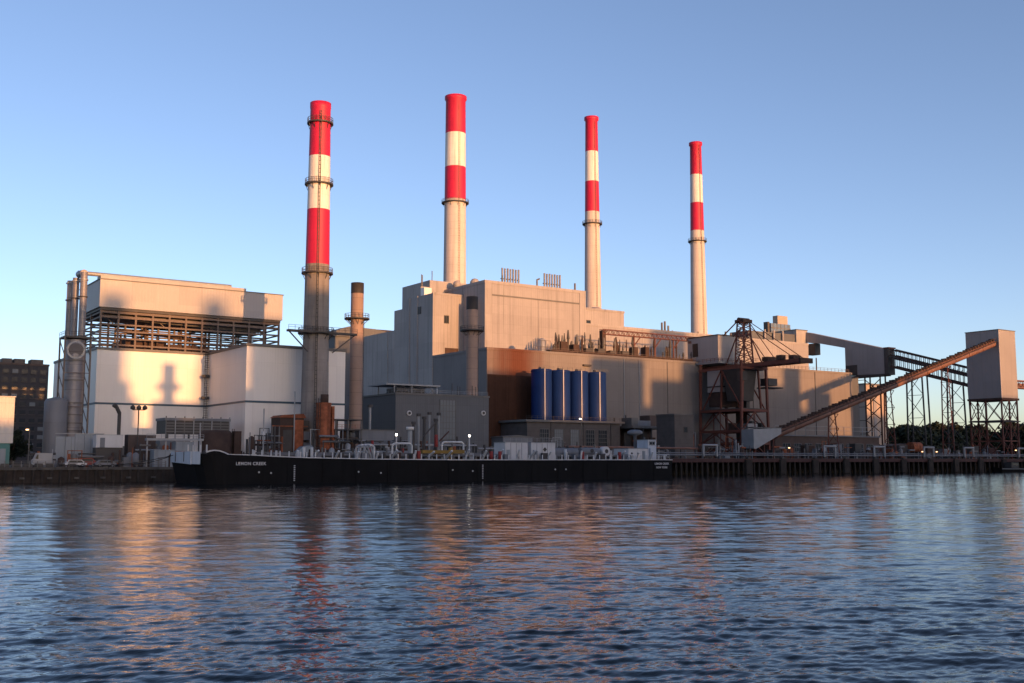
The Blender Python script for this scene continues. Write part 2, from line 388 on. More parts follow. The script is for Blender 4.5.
chimney('tan chimney with red and white top, leftmost of the three behind the boiler house', 220.2, 362, 5.0, 4.0, 151.0, [108.2, 121.6, 135.5], [(106.8, 1.2)], 'concrete_tan', .45)
chimney('slender tan chimney with red and white top, middle of the three behind the boiler house', 286.5, 357, 4.35, 2.65, 153.3, [111.1, 124.5, 137.8], [(105.6, 1.1)], 'concrete_tan', .5)
chimney('slender tan chimney with red and white top, rightmost, behind the coal crane', 348.9, 357, 4.6, 2.6, 152.5, [110.4, 123.6, 137.0], [(105.2, 1.1)], 'concrete_tan', .5)
def small_stack(label, x, y, r, top, soot, zp, rp, m):
    t = thing('exhaust_stack', label, 'exhaust stack', (x, y, GZ))
    lathe('shaft', x, y, [(r * 1.04, GZ), (r, soot)], m, t, 32)
    lathe('soot_band', x, y, [(r + .03, soot), (r + .03, top), (r - .25, top), (r - .25, top - 2)], 'stack_soot', t, 32)
    ring_platform(t, x, y, r - .02, rp, zp)
    ladder(t, x + r + .3, y, GZ + 5, zp, face='x')
    return t
small_stack('short orange brown stack with a black top and railed platform, beside the dark chimney', 128.5, 262, 1.72, 52.3, 49.4, 42.3, 3.4, 'stack_brown')
small_stack('short stack with a black top in shade in front of the boiler house', 174.2, 276, 1.78, 54.2, 50.2, 43.6, 3.7, 'stack_brown')

# ------------------------------------------------------------------ left building with the air-cooled condenser on its roof
def condenser_building():
    t = thing('condenser_building', 'cream clad plant building with an open steel storey under a windwall box', 'building', (65, 280, GZ))
    box('hall_wall', 65.7, 93.8, 280, 330, GZ, 32.5, 'clad_cream', t)
    box('wing_wall', 93.7, 120.0, 251, 330, GZ, 32.55, 'clad_cream', t)
    for a in [('roof_edge', 65.5, 93.5, 279.75, 280.05, 32.1, 32.75), ('roof_edge', 93.45, 120.2, 250.75, 251.05, 32.1, 32.8), ('roof_edge', 93.45, 93.75, 251.05, 279.9, 32.1, 32.79), ('roof_edge', 65.45, 65.75, 280.05, 330, 32.1, 32.78)]: box(*a, 'steel_grey', t)
    for a in [('stripe', 65.6, 93.6, 279.9, 280.02, 18.35, 18.85), ('stripe', 93.6, 120.1, 250.9, 251.02, 18.35, 18.85), ('stripe', 93.6, 93.72, 251.02, 279.9, 18.35, 18.84), ('stripe', 65.6, 65.72, 280.02, 330, 18.35, 18.85)]: box(*a, 'blue_band', t)
    # windwall box
    box('windwall', 65.8, 114.6, 280.2, 302, 43.0, 50.0, 'clad_windwall', t)
    box('windwall_cap', 65.6, 114.8, 280.0, 302.2, 50.0, 50.22, 'steel_grey', t)
    box('parapet_step', 65.9, 104.0, 280.3, 284, 50.2, 51.0, 'clad_windwall', t)
    tube('roof_pipe', (60.5, 281.0, 51.2), (100, 281.0, 51.2), .55, 'galvanised', t)
    box('fan_deck', 66.2, 114.2, 280.6, 301.6, 42.3, 42.98, 'steel_dark', t)
    # open steel storey
    ys = [281.2, 291, 301]
    for i in range(12):
        x = 66.5 + i * 4.32
        for y in ys:
            if y > 300 and i % 2: continue
            beam('column', (x, y, 32.5), (x, y, 42.3), .46, .46, 'steel_frame', t)
    for j, z in enumerate((33.4, 35.1, 36.9, 38.6, 40.4, 41.6)):
        for y in ys: box('beam', 66.3, 114.2, y - .17, y + .17, z, z + .42 + .2 * (j > 3), 'steel_frame', t)
        for x in (66.5, 79.4, 92.4, 105.4, 114.0): box('beam', x - .13, x + .13, 281.3, 301, z + .02, z + .40, 'steel_frame', t)
    b = MB()
    for i in range(11):
        x = 66.5 + i * 4.32
        z0, z1 = (32.6, 37) if i % 2 else (37, 32.6)
        b.bar((x, 291, z0), (x + 4.32, 291, z1), .16)
        if i % 3 == 0: b.bar((x, 283.2, 42.3), (x + 4.32, 283.2, 38.6), .2)
    b.build('brace', 'steel_frame', t)
    prism('duct_hopper', [(66.6, 42.3), (112.5, 42.3), (108.5, 39.4), (70, 40.4)], 'y', 283, 291, 'steel_dark', t)
    box('equipment_deck', 73.5, 84, 284, 298, 32.6, 35.6, 'rust_dark', t); box('equipment_deck', 84.5, 95, 283, 297, 32.6, 34.8, 'rust_dark', t)
    for k in range(8): tube('deck_pipe', (72 + k * 3.1, 283, 32.6), (72 + k * 3.1, 283, 36.5 + 1.5 * (k % 3)), .3, 'rust_dark', t, 8)
    tube('deck_header', (71, 283.6, 37.6), (95, 283.6, 36.4), .45, 'rust_dark', t, 10)
    # caged ladder in the inner corner
    for s in (92.75, 93.35): box('ladder_stile', s - .05, s + .05, 278.5, 278.62, 9, 33.8, 'steel_dark', t)
    b = MB()
    for k in range(40): b.box(92.6, 93.5, 277.7, 278.6, 9.5 + k * .6, 9.58 + k * .6)
    b.build('ladder_cage', 'steel_grey', t, 'stuff')
    for z in (14.5, 20.3, 26.0): box('ladder_landing', 91.9, 93.6, 277.2, 278.7, z, z + .7, 'steel_dark', t)
    # doors, louvres, wall lights
    for x in (70, 86): box('roller_door', x, x + 4.2, 279.85, 280.05, GZ, 8.0, 'steel_grey', t)
    for x in (99, 110): box('louvre', x, x + 3, 250.87, 251.05, 9, 11, 'steel_grey', t)
    # risers at the left end
    for i, (x, y, top) in enumerate([(60.9, 276, 50.6), (59.9, 279.8, 49.6), (59.5, 284, 49.4)]):
        tube('riser_duct', (x, y, 30 if i == 0 else 31), (x, y, top), .78 if i else .85, 'duct_metal', t, 20)
        for z in (34.5, 44.3, 48.6): lathe('duct_flange', x, y, [(.75, z), (1.05, z), (1.05, z + .3), (.75, z + .3)], 'steel_dark' if z < 48 else 'galvanised', t, 20, False)
    tube('riser_elbow', (60.9, 276, 50.4), (60.9, 281.2, 50.8), .9, 'duct_metal', t, 20)
    # main duct with its flanges
    tube('main_duct', (58.3, 270, GZ), (58.3, 270, 33.0), 2.15, 'duct_metal', t, 28)
    for z in (6.5, 9.0, 11.2, 13.0, 15.0, 17.8, 23.2, 27.8): lathe('duct_flange', 58.3, 270, [(2.1, z), (2.32, z), (2.32, z + .3), (2.1, z + .3)], 'steel_grey', t, 28, False)
    tube('duct_branch', (57.9, 267.5, 30.4), (58.6, 271.5, 32.6), 1.7, 'duct_metal', t, 24)
    tr = [(math.cos(a) * 1.9, math.sin(a) * 1.9) for a in np.linspace(0, 2 * math.pi, 25)]
    b = MB()
    for p, q in zip(tr, tr[1:]): b.bar((57.9 + p[0], 267.4, 30.4 + p[1]), (57.9 + q[0], 267.4, 30.4 + q[1]), .22, .5)
    b.build('duct_collar', 'galvanised', t)
    box('duct_platform', 55.2, 61.5, 267.2, 273.2, 33.3, 33.7, 'steel_dark', t); handrail('railing', [(55.2, 273, 33.7), (55.2, 267.2, 33.7), (61.5, 267.2, 33.7)], 'steel_dark', t)
    for x, y in ((55.4, 267.4), (61.2, 267.4), (55.4, 273), (61.2, 273)): beam('duct_support', (x, y, GZ), (x, y, 33.4), .35, .35, 'steel_frame', t)
    b = MB()
    for z in range(5, 33, 4): b.bar((55.4, 267.4, z), (55.4, 273, z + 4), .16); b.bar((61.2, 267.4, z), (61.2, 273, z + 4), .16); b.bar((55.4, 267.4, z), (61.2, 267.4, z), .14) if z % 8 == 1 else None
    b.build('brace', 'steel_frame', t)
    return t
condenser_building()

# ------------------------------------------------------------------ main power station
def power_station():
    t = thing('power_station', 'large tan clad power station with stepped boiler house blocks above a long hall', 'building', (185.5, 285, GZ))
    box('turbine_hall', 185.5, 364.4, 285.15, 319.5, GZ, 39.4, 'clad_hall_side', t); box('front_cladding', 185.5, 364.4, 285, 285.15, GZ, 39.4, 'clad_hall', t); box('dark_lower_cladding', 185.7, 206.5, 284.82, 285.0, GZ, 31.6, 'clad_dark_brown', t)  # darker brown panel on the lower left of the front wall
    box('roof_edge', 185.3, 364.6, 284.8, 285.5, 39.4, 40.2, 'clad_hall', t); box('roof_edge', 185.3, 186.0, 285.5, 318.9, 39.4, 40.19, 'clad_hall_side', t)
    box('boiler_house', 197.6, 241.2, 305, 333, 39, 65.4, 'clad_tan', t)
    for a in [('cornice', 197.45, 241.35, 304.85, 305.2, 64.8, 65.8), ('cornice', 197.45, 197.8, 305.2, 333, 64.8, 65.79)]: box(*a, 'clad_tan_plain', t)
    box('pilaster', 197.5, 200.4, 304.8, 305.1, 39.6, 64.8, 'clad_tan_plain', t); box('pilaster', 238.5, 241.3, 304.8, 305.1, 39.6, 64.8, 'clad_tan_plain', t)
    box('ledge', 200.4, 238.5, 304.86, 305.1, 60.6, 61.1, 'steel_grey', t)
    box('downpipe', 220.0, 220.3, 304.8, 305.1, 40, 60.6, 'clad_tan_plain', t)
    box('side_duct', 196.2, 197.62, 309.0, 312.0, 40, 59.5, 'clad_tan_plain', t)
    box('long_hall', 241.3, 368, 310, 332, 39, 54.4, 'clad_tan', t); box('cornice', 241.4, 368.2, 309.85, 310.2, 54.0, 54.8, 'clad_tan_plain', t)
    box('west_block', 185.3, 197.7, 319, 336, GZ, 62.0, 'clad_tan_plain', t)
    box('cornice', 185.15, 197.5, 318.85, 319.2, 61.6, 62.3, 'clad_tan', t)
    box('rear_block', 185.42, 240, 336, 347.3, GZ, 58.9, 'clad_tan_plain', t)
    box('rear_wing', 185.36, 240, 347.3, 380, GZ, 51.7, 'clad_tan_plain', t)
    box('pilaster', 185.05, 185.4, 329.5, 331.2, GZ, 62.2, 'clad_tan', t); box('pilaster', 185.05, 185.4, 335.2, 336.6, GZ, 62.1, 'clad_tan', t)
    box('downpipe', 185.1, 185.5, 352, 352.4, GZ, 51.9, 'galvanised', t)
    box('penthouse', 185.6, 190, 328.0, 335.9, 61.5, 65.5, 'clad_tan_plain', t)
    box('hatch', 185.5, 188.5, 325.5, 328.0, 61.5, 64.8, 'clad_cream', t)
    box('upper_penthouse', 191.2, 212, 331.5, 352, 58, 68.8, 'clad_tan_plain', t)
    box('east_block', 241.3, 274, 322, 345, 45, 62.3, 'clad_tan_plain', t); box('cornice', 241.4, 274.2, 321.8, 322.15, 62.0, 62.8, 'clad_tan', t)
    # small windows and vents
    window(t, 189.9, 191.6, 318.98, 51.8, 54.4, 2, 1, 'steel_dark'); window(t, 255.2, 257.0, 321.98, 56.2, 57.9, 1, 1, 'steel_dark'); box('louvre', 190.2, 195.6, 318.9, 319.05, 40.6, 43.2, 'rust_dark', t)
    box('wall_vent', 185.1, 185.5, 327.2, 329.3, 55.6, 58.2, 'steel_dark', t); box('wall_vent', 185.1, 185.5, 350, 351.2, 27, 28.2, 'steel_dark', t); box('wall_vent', 185.1, 185.5, 331.6, 332.6, 24.4, 27.0, 'rust_dark', t)
    box('wall_vent', 310.5, 312, 309.8, 310.05, 48.5, 50.2, 'steel_dark', t)
    # lower hall wall: downpipes, door, louvre band, ledge
    for x in (242, 249, 262.3, 279, 306, 341.5): box('downpipe', x, x + .22, 284.75, 285.05, GZ, 39.4, 'galvanised' if x < 260 else 'steel_grey', t)
    box('pipe_stub', 224, 227.3, 284.2, 285.0, 36.0, 36.6, 'steel_dark', t)
    # roof domes and pipes
    for x, y, r in ((203.0, 320, 1.7), (199.9, 327, 1.5)):
        lathe('roof_vent', x, y, [(r * .8, 65.4), (r * .8, 66.6), (r, 66.8), (r * .95, 67.8), (r * .6, 68.6), (.05, 68.9)], 'clad_tan_plain', t, 20)
    lathe('roof_vent', 263, 326, [(2.4, 62.3), (2.4, 63.2), (1.6, 63.9), (.1, 64.2)], 'clad_tan_plain', t, 20)
    for x0, zt in ((210.8, 72.6), (229.4, 72.5)):
        for k in range(7): tube('exhaust_pipe', (x0 + k * 1.18, 314, 65.4), (x0 + k * 1.18, 314, zt - .12 * (k % 2)), .34, 'duct_metal', t, 10)
        box('pipe_brace', x0 - .5, x0 + 7.6, 314.2, 314.5, 68.6, 68.9, 'steel_dark', t)
    tube('roof_pipe', (224.6, 312, 65.4), (224.6, 312, 69.4), .3, 'steel_grey', t, 10); tube('roof_pipe', (224.6, 312, 69.3), (225.7, 312, 69.8), .3, 'steel_grey', t, 10)
    tube('roof_pipe', (209.5, 312, 65.4), (209.5, 312, 69.4), .25, 'steel_grey', t, 10); tube('roof_pipe', (239.6, 309, 65.4), (239.6, 309, 69.0), .35, 'steel_grey', t, 10)
    for x, y, z, h in ((187.3, 330, 65.5, 4.5), (189.2, 334, 65.5, 5.5), (192.4, 332, 68.8, 3.5), (287.6, 315, 54.4, 4.2), (289.2, 315, 54.4, 4.8), (291, 315, 54.4, 3.2), (326, 318, 54.4, 3.5), (329, 318, 54.4, 3)): tube('mast', (x, y, z), (x, y, z + h), .16 if x < 200 else .4, 'steel_grey', t, 8)
    for k in range(9): tube('roof_pipe', (296 + k * 7.1, 318, 54.3), (296 + k * 7.1, 318, 55.8 + 1.6 * random.random()), .25, 'steel_grey', t, 8)
    # roof furniture behind the hall parapet
    handrail('railing', [(205, 285.9, 40.2), (364, 285.9, 40.2)], 'steel_frame', t, 1.3, 2.2, .09)
    return t
PS = power_station()
def roof_yard():
    t = thing('rooftop_bus_gantry', 'rusty gantry and rows of insulator posts on the roof of the long hall', 'gantry', (214, 288, 39.4))
    box('base_frame', 213, 282, 287.4, 298.4, 39.45, 41.3, 'rust_dark', t)
    for k in range(70):
        x = 214.5 + (k * .62 if k < 50 else 31 + (k - 50) * 1.8) + random.uniform(-.3, .3); h = random.uniform(3.6, 8.2) * (1.0 if k % 3 else .7); y = random.choice((288.5, 291, 294)); r = random.uniform(.2, .4)
        m = random.choice(('steel_dark', 'rust_dark', 'steel_dark', 'steel_grey'))
        lathe('insulator_post', x, y, [(r * 1.8, 40.4), (r * 1.8, 41.3), (r, 41.6), (r, 40.4 + h * .6), (r * 1.5, 40.5 + h * .62), (r * .6, 40.4 + h)], m, t, 8, False)
    for k in range(8):
        x = 217 + k * 5.4; box('switch_cabinet', x, x + random.uniform(1.8, 3.4), 287.8, 290.4, 41.2, 42.4 + random.random() * 2.2, random.choice(('steel_dark', 'rust_dark')), t)
    box('post', 236.8, 238.4, 290, 291.6, 40.5, 49.6, 'rust_dark', t)
    for x in (252, 262, 271, 280): beam('post', (x, 290.8, 40.5), (x, 290.8, 48.7), .4, .4, 'crane_red', t); beam('knee', (x, 290.8, 45), (x + 3, 290.8, 48.4), .3, .3, 'crane_red', t)
    b = MB()
    for s in (-.9, .9):
        for z in (48.4, 50.0): b.bar((237, 290.8 + s, z), (284, 290.8 + s, z), .22)
        for k in range(20): x = 237 + k * 2.35; b.bar((x, 290.8 + s, 48.4), (x + 1.17, 290.8 + s, 50), .14); b.bar((x + 1.17, 290.8 + s, 50), (x + 2.35, 290.8 + s, 48.4), .14)
    b.build('gantry_truss', 'crane_red', t)
    lathe('tank', 209.6, 288.6, [(1.4, 39.5), (1.4, 44.2), (.8, 44.8), (.05, 45)], 'galvanised', t, 18)
    handrail('railing', [(205, 287, 39.5), (212, 287, 39.5)], 'steel_grey', t, 4.5, 1.6, .1)
    box('cab', 292, 294.6, 288, 291, 40.2, 46.2, 'rust_dark', t); box('lamp_arm', 288.5, 292, 289.2, 289.5, 45.4, 45.8, 'steel_dark', t)
    for k in range(7): beam('rail_post', (283 + k * 2.1, 287.2, 39.9), (283 + k * 2.1, 287.2, 43.4), .22, .22, 'rust', t)
roof_yard()

# ------------------------------------------------------------------ grey control building, silos and their brick base
def control_building():
    t = thing('control_building', 'windowless dark grey clad block with a glazed strip behind the barge', 'building', (140.6, 262, GZ))
    box('wall', 140.6, 171.2, 262, 284, GZ, 22.7, 'clad_grey', t)
    box('roof_edge', 140.4, 171.4, 261.8, 262.3, 22.5, 23.0, 'steel_grey', t); box('roof_edge', 140.4, 140.9, 262.3, 284, 22.5, 22.99, 'steel_grey', t)
    window(t, 154.8, 159.8, 261.98, 10.2, 21.4, 5, 7, 'steel_grey', 'glass_pale', .14)
    for x, z in ((144.8, 17.4), (169.2, 18.0)):
        tube('wall_fan', (x, 261.6, z), (x, 262.1, z), .7, 'white', t, 16); tube('wall_fan_hub', (x, 261.5, z), (x, 261.62, z), .42, 'steel_dark', t, 12)
    # canopy frame on the roof
    prism('canopy', [(138.6, 264), (156.0, 264), (156.0, 275), (138.6, 275)], 'z', 25.2, 25.6, 'galvanised', t)
    for x in (141.5, 147, 155.2):
        for y in (264.5, 274): beam('canopy_post', (x, y, 22.7), (x, y, 25.2), .25, .25, 'white' if x > 155 else 'galvanised', t)
    b = MB()
    for k in range(5): b.bar((141.5 + k * 2.7, 264.5, 22.8), (144.2 + k * 2.7, 264.5, 25.2), .12); b.bar((144.2 + k * 2.7, 264.5, 22.8), (141.5 + k * 2.7, 264.5, 25.2), .12)
    b.build('brace', 'steel_grey', t)
    box('roof_unit', 143, 152, 266, 272, 22.7, 24.6, 'steel_dark', t)
    handrail('railing', [(140.7, 284, 23), (140.7, 262.2, 23), (171, 262.2, 23)], 'galvanised', t, 1.0, 2.0, .06)
    for x in (160.5, 162.4, 163.2, 167.4, 168.6): tube('mast', (x, 265, 22.7), (x, 265, 25.5 + random.random()), .12, 'steel_dark', t, 6)
    for k in range(6): box('louvre', 142.5 + k * .9, 143.1 + k * .9, 261.88, 262.05, 5, 8, 'steel_dark', t)
    box('door', 166, 168, 261.88, 262.05, GZ, 5.6, 'steel_dark', t)
control_building()
def silos():
    b = thing('silo_base_house', 'low brick house with five tall paned windows under the blue silos', 'building', (186, 268, GZ))
    box('wall', 190.5, 227.5, 270, 284.4, GZ, 16.2, 'brick_grey', b)
    box('roof_slab', 189.6, 229.0, 269.2, 284.4, 16.2, 16.9, 'steel_grey', b); handrail('railing', [(189.7, 269.3, 16.9), (229, 269.3, 16.9)], 'steel_dark', b, 1.1, 2, .07)
    for x in (195.3, 200.9, 207.2, 213.4, 218.6): window(b, x, x + 3.3, 269.98, 7.6, 14.0, 4, 5, 'steel_grey', 'glass_pale' if x in (207.2, 200.9) else 'glass_dark', .13); box('sill', x - .2, x + 3.5, 269.7, 270.02, 7.0, 7.42, 'concrete_quay', b)
    for x in (199.4, 212.2, 223.5): box('downpipe', x, x + .2, 269.8, 270.1, GZ, 16.2, 'steel_dark', b)
    for i, x in enumerate((200.35, 207.7, 215.05, 222.55)):
        t = thing('storage_silo', ['glossy blue silo, leftmost of the row of four', 'glossy blue silo, second from the left of the row of four', 'glossy blue silo, third from the left of the row of four', 'glossy blue silo, rightmost of the row of four'][i], 'silo', (x, 276, 16.9), 'blue silos on the brick house')
        r = 3.3
        lathe('shell', x, 276, [(r, 16.9), (r, 33.0), (r - .1, 33.1), (.6, 33.35), (.05, 33.35)], 'blue_silo', t, 48)
        for z in (17.6, 32.4): lathe('hoop', x, 276, [(r, z), (r + .1, z), (r + .1, z + .25), (r, z + .25)], 'blue_silo', t, 48, False)
        tube('glint_strip', (x - 1.12, 272.7, 17.0), (x - 1.12, 272.7, 33.1), .17, 'white', t, 10); box('fill_pipe', x + 3.5, x + 3.8, 277, 277.4, 17, 33.6, 'steel_dark', t)  # thin pale tube stands in for the sun glint along each silo
        box('top_hatch', x - .7, x + .7, 275.3, 276.7, 33.2, 33.9, 'steel_grey', t)
        handrail('railing', [(x - 2.9, 273.2, 33.05), (x + 2.9, 273.2, 33.05)], 'steel_grey', t, 1.0, 1.6, .08)
silos()
def annexes():
    t = thing('canopy_shelter', 'open steel shelter with a flat roof deck right of the blue silos', 'shelter', (229.5, 266, GZ))
    box('roof_slab', 229.6, 250, 266, 280, 14.8, 15.6, 'steel_grey', t)
    for k in range(6): beam('post', (230.5 + k * 3.7, 266.4, GZ), (230.5 + k * 3.7, 266.4, 14.8), .4, .4, 'steel_dark', t)
    box('back_wall', 229.7, 250, 279.5, 280, GZ, 14.8, 'brick_dark', t); box('cross_beam', 229.8, 250, 266.2, 266.5, 10.5, 10.9, 'rust', t)
    box('roof_unit', 240.5, 246, 270, 275, 15.6, 19.3, 'brick_dark', t); box('roof_unit', 233.5, 239, 268, 272, 15.6, 17.4, 'tank_grey', t); box('roof_unit', 229.9, 232.6, 267, 272, 15.6, 18.2, 'steel_grey', t)
    for k in range(4): tube('cabinet_stack', (231 + k * 5, 277, 15.5), (231 + k * 5, 277, 18.5 + k % 2), .25, 'steel_dark', t, 8)
    for k in range(5): box('bay_panel', 231 + k * 3.7, 233.6 + k * 3.7, 272, 272.3, GZ, 13.5 - 1.5 * (k % 2), 'rust_dark' if k % 2 else 'steel_dark', t)
    t = thing('pump_house', 'narrow grey box house with one lit face beside the coal crane', 'building', (233, 250, GZ))
    box('wall', 232.6, 240.6, 249.6, 258, GZ, 18.6, 'brick_grey', t); box('roof_cap', 232.4, 240.8, 249.4, 258.2, 18.6, 18.95, 'steel_grey', t); window(t, 236.6, 237.8, 249.58, 13.2, 14.8, 1, 1, 'steel_dark'); box('door', 234, 235.4, 249.48, 249.65, GZ, 6, 'steel_dark', t)
annexes()

# ------------------------------------------------------------------ coal handling: crane, conveyor, gallery, transfer towers
PZ = 5.0    # pier deck level
def lattice(b, p, q, n, w, side):
    """zigzag lacing between two parallel chords p and q given as (start, end) pairs"""
    for k in range(n):
        a = Vector(p[0]).lerp(Vector(p[1]), k / n); c = Vector(q[0]).lerp(Vector(q[1]), (k + .5) / n); d = Vector(p[0]).lerp(Vector(p[1]), (k + 1) / n)
        b.bar(a, c, w); b.bar(c, d, w)
def coal_crane():
    t = thing('coal_crane', 'rusty red coal unloading crane with a grey machinery house and long boom', 'crane', (267, 254, PZ))
    # machinery house
    box('machinery_house', 262.0, 272.4, 259.2, 274.0, 37.6, 46.6, 'clad_windwall', t)
    box('house_roof', 261.8, 272.6, 259.0, 274.2, 46.6, 46.9, 'rust_dark', t)
    box('house_window', 261.9, 262.02, 268.8, 271.4, 40, 44.6, 'glass_dark', t)
    box('house_sign', 261.88, 262.02, 272.0, 273.4, 44.9, 45.7, 'conveyor_paint', t)
    box('house_deck', 261.0, 273.0, 258.0, 275.2, 37.0, 37.6, 'galvanised', t)
    handrail('railing', [(261.1, 275, 37.6), (261.1, 258.2, 37.6), (273, 258.2, 37.6)], 'crane_red', t, 1.1, 1.8, .09)
    # boom over the river
    for x in (264.4, 269.8):
        box('boom_girder', x - .3, x + .3, 226.5, 276, 35.1, 36.3, 'crane_red', t)
    b = MB()
    for k in range(20): b.bar((264.4, 227 + k * 2.45, 35.3), (269.8, 229.4 + k * 2.45, 35.3), .2)
    b.build('boom_lacing', 'crane_red', t); handrail('boom_railing', [(263.9, 226.6, 36.4), (263.9, 258, 36.4)], 'crane_red', t, 1.1, 1.7, .08)
    box('trolley', 264.0, 270.2, 239.2, 241.6, 36.4, 37.8, 'rust_dark', t); box('trolley_cab', 263.6, 265.6, 233, 235.2, 36.4, 37.9, 'rust_dark', t); box('boom_tip', 264.2, 270, 225.8, 226.6, 34.9, 36.5, 'rust_dark', t); box('tip_hoist', 264.6, 268, 229.0, 231, 36.4, 37.6, 'rust_dark', t)
    # mast above the boom
    tip = [(265.6, 251.0, 50.6), (268.8, 251.0, 50.6), (265.6, 253.6, 50.6), (268.8, 253.6, 50.6)]
    foot = [(264.9, 250.2, 36.4), (269.3, 250.2, 36.4), (264.9, 254.4, 36.4), (269.3, 254.4, 36.4)]
    for p, q in zip(foot, tip): beam('mast_leg', p, q, .5, .5, 'crane_red', t)
    b = MB()
    for i, j in ((0, 1), (2, 3), (0, 2), (1, 3)): lattice(b, (foot[i], tip[i]), (foot[j], tip[j]), 6, .2, 0)
    b.build('mast_lacing', 'crane_red', t)
    box('mast_head', 265.0, 269.4, 250.4, 254.2, 50.4, 51.4, 'rust_dark', t); tube('sheave', (264.8, 252.3, 51.4), (269.6, 252.3, 51.4), .7, 'rust_dark', t, 16)
    for x in (264.8, 269.4):
        for y, z in ((228.5, 36.4), (240, 36.4), (273.5, 37.4)): tube('stay', (x, 252.2, 51.2), (x, y, z), .14 if y < 250 else .22, 'crane_red', t, 8)
        beam('strut', (x, 252, 47), (x, 246.5, 36.5), .3, .3, 'crane_red', t); beam('strut', (x, 252.6, 47), (x, 258.4, 36.5), .3, .3, 'crane_red', t)
    # portal tower
    c = [(258.5, 246.2), (271.5, 246.2), (258.5, 265), (271.5, 265)]
    for x, y in c: beam('portal_leg', (x, y, PZ), (x + (265 - x) * .12, y, 36.8), .7, .7, 'crane_red', t)
    for z in (9.5, 13.5, 20.3, 34.2):
        for y in (246.2, 265): box('portal_girder', 258.6, 271.4, y - .3, y + .3, z, z + .8, 'crane_red', t)
        for x in (258.7, 271.3): box('portal_girder', x - .28, x + .28, 246.5, 264.7, z + .02, z + .78, 'crane_red', t)
    b = MB()
    for z0, z1 in ((5, 9.7), (9.7, 13.7), (13.7, 20.3)):
        for y in (246.2, 265): b.bar((258.7, y, z0), (265, y, z1), .32); b.bar((265, y, z1), (271.3, y, z0), .32); b.bar((265, y, z0), (265, y, z1), .22)
        for x in (258.7, 271.3): b.bar((x, 246.4, z0), (x, 255.6, z1), .32); b.bar((x, 255.6, z1), (x, 264.8, z0), .32); b.bar((x, 255.6, z0), (x, 255.6, z1), .22)
    for x in (259.6, 270.4): b.bar((x, 246.4, 20.8), (x, 255.6, 34.4), .34); b.bar((x, 255.6, 34.4), (x, 264.8, 20.8), .34)
    b.build('portal_brace', 'crane_red', t)
    # coal hopper hung in the portal, hoist house behind it
    solid('coal_hopper', [(261.6, 248.4, 34.6), (268.8, 248.4, 34.6), (268.8, 257.0, 34.6), (261.6, 257.0, 34.6), (262.6, 249.6, 24.0), (268.0, 249.6, 24.0), (268.0, 256, 24.0), (262.6, 256, 24.0)], [(0, 3, 2, 1), (4, 5, 6, 7), (0, 1, 5, 4), (1, 2, 6, 5), (2, 3, 7, 6), (3, 0, 4, 7)], 'steel_dark', t)
    box('bin_wall', 261.2, 270.8, 257.9, 263.8, 27.3, 35.0, 'clad_windwall', t); box('bin_base', 261.6, 270.4, 258.2, 263.6, 22.4, 27.2, 'rust_dark', t)
    for x0, y0 in ((260.6, 247.6), (269.6, 247.6), (260.6, 257.2), (269.6, 257.2)): beam('bin_post', (x0, y0, 20.6), (x0 + (265 - x0) * .25, y0, 35), .55, .55, 'crane_red', t)
    box('operator_cab', 259.4, 262.0, 246.4, 248.2, 30.5, 33.4, 'steel_dark', t); box('stair_tower', 271.6, 273.2, 256, 261, PZ, 34, 'steel_dark', t); box('service_deck', 258.8, 271.3, 246.4, 264.8, 21.1, 21.4, 'steel_dark', t)
    for k in range(5): box('drive_unit', 260 + k * 2.2, 261.4 + k * 2.2, 247 + (k % 2) * 6, 249.5 + (k % 2) * 6, 14.4, 16.2 + .5 * (k % 3), ('steel_dark', 'rust_dark')[k % 2], t)
    box('ledge', 260.9, 271, 257.7, 264, 28.9, 29.3, 'steel_dark', t)
    box('side_cab', 272.2, 276.5, 246.5, 250, 29.2, 31.6, 'steel_dark', t); box('side_platform', 271.4, 278.4, 245.6, 251, 28.3, 28.7, 'steel_dark', t)
    box('switch_house', 262, 266.6, 246.6, 249, 14.4, 16.4, 'galvanised', t)
    for x, y in c: box('bogie', x - 1.6, x + 1.6, y - .6, y + .6, PZ, PZ + 1.1, 'rust_dark', t)
    t.location = (283.0, 269.2, PZ); t.scale = (1.06, 1.06, 1.06)    # the crane stands on the landward rails, a little larger than first drawn
coal_crane()
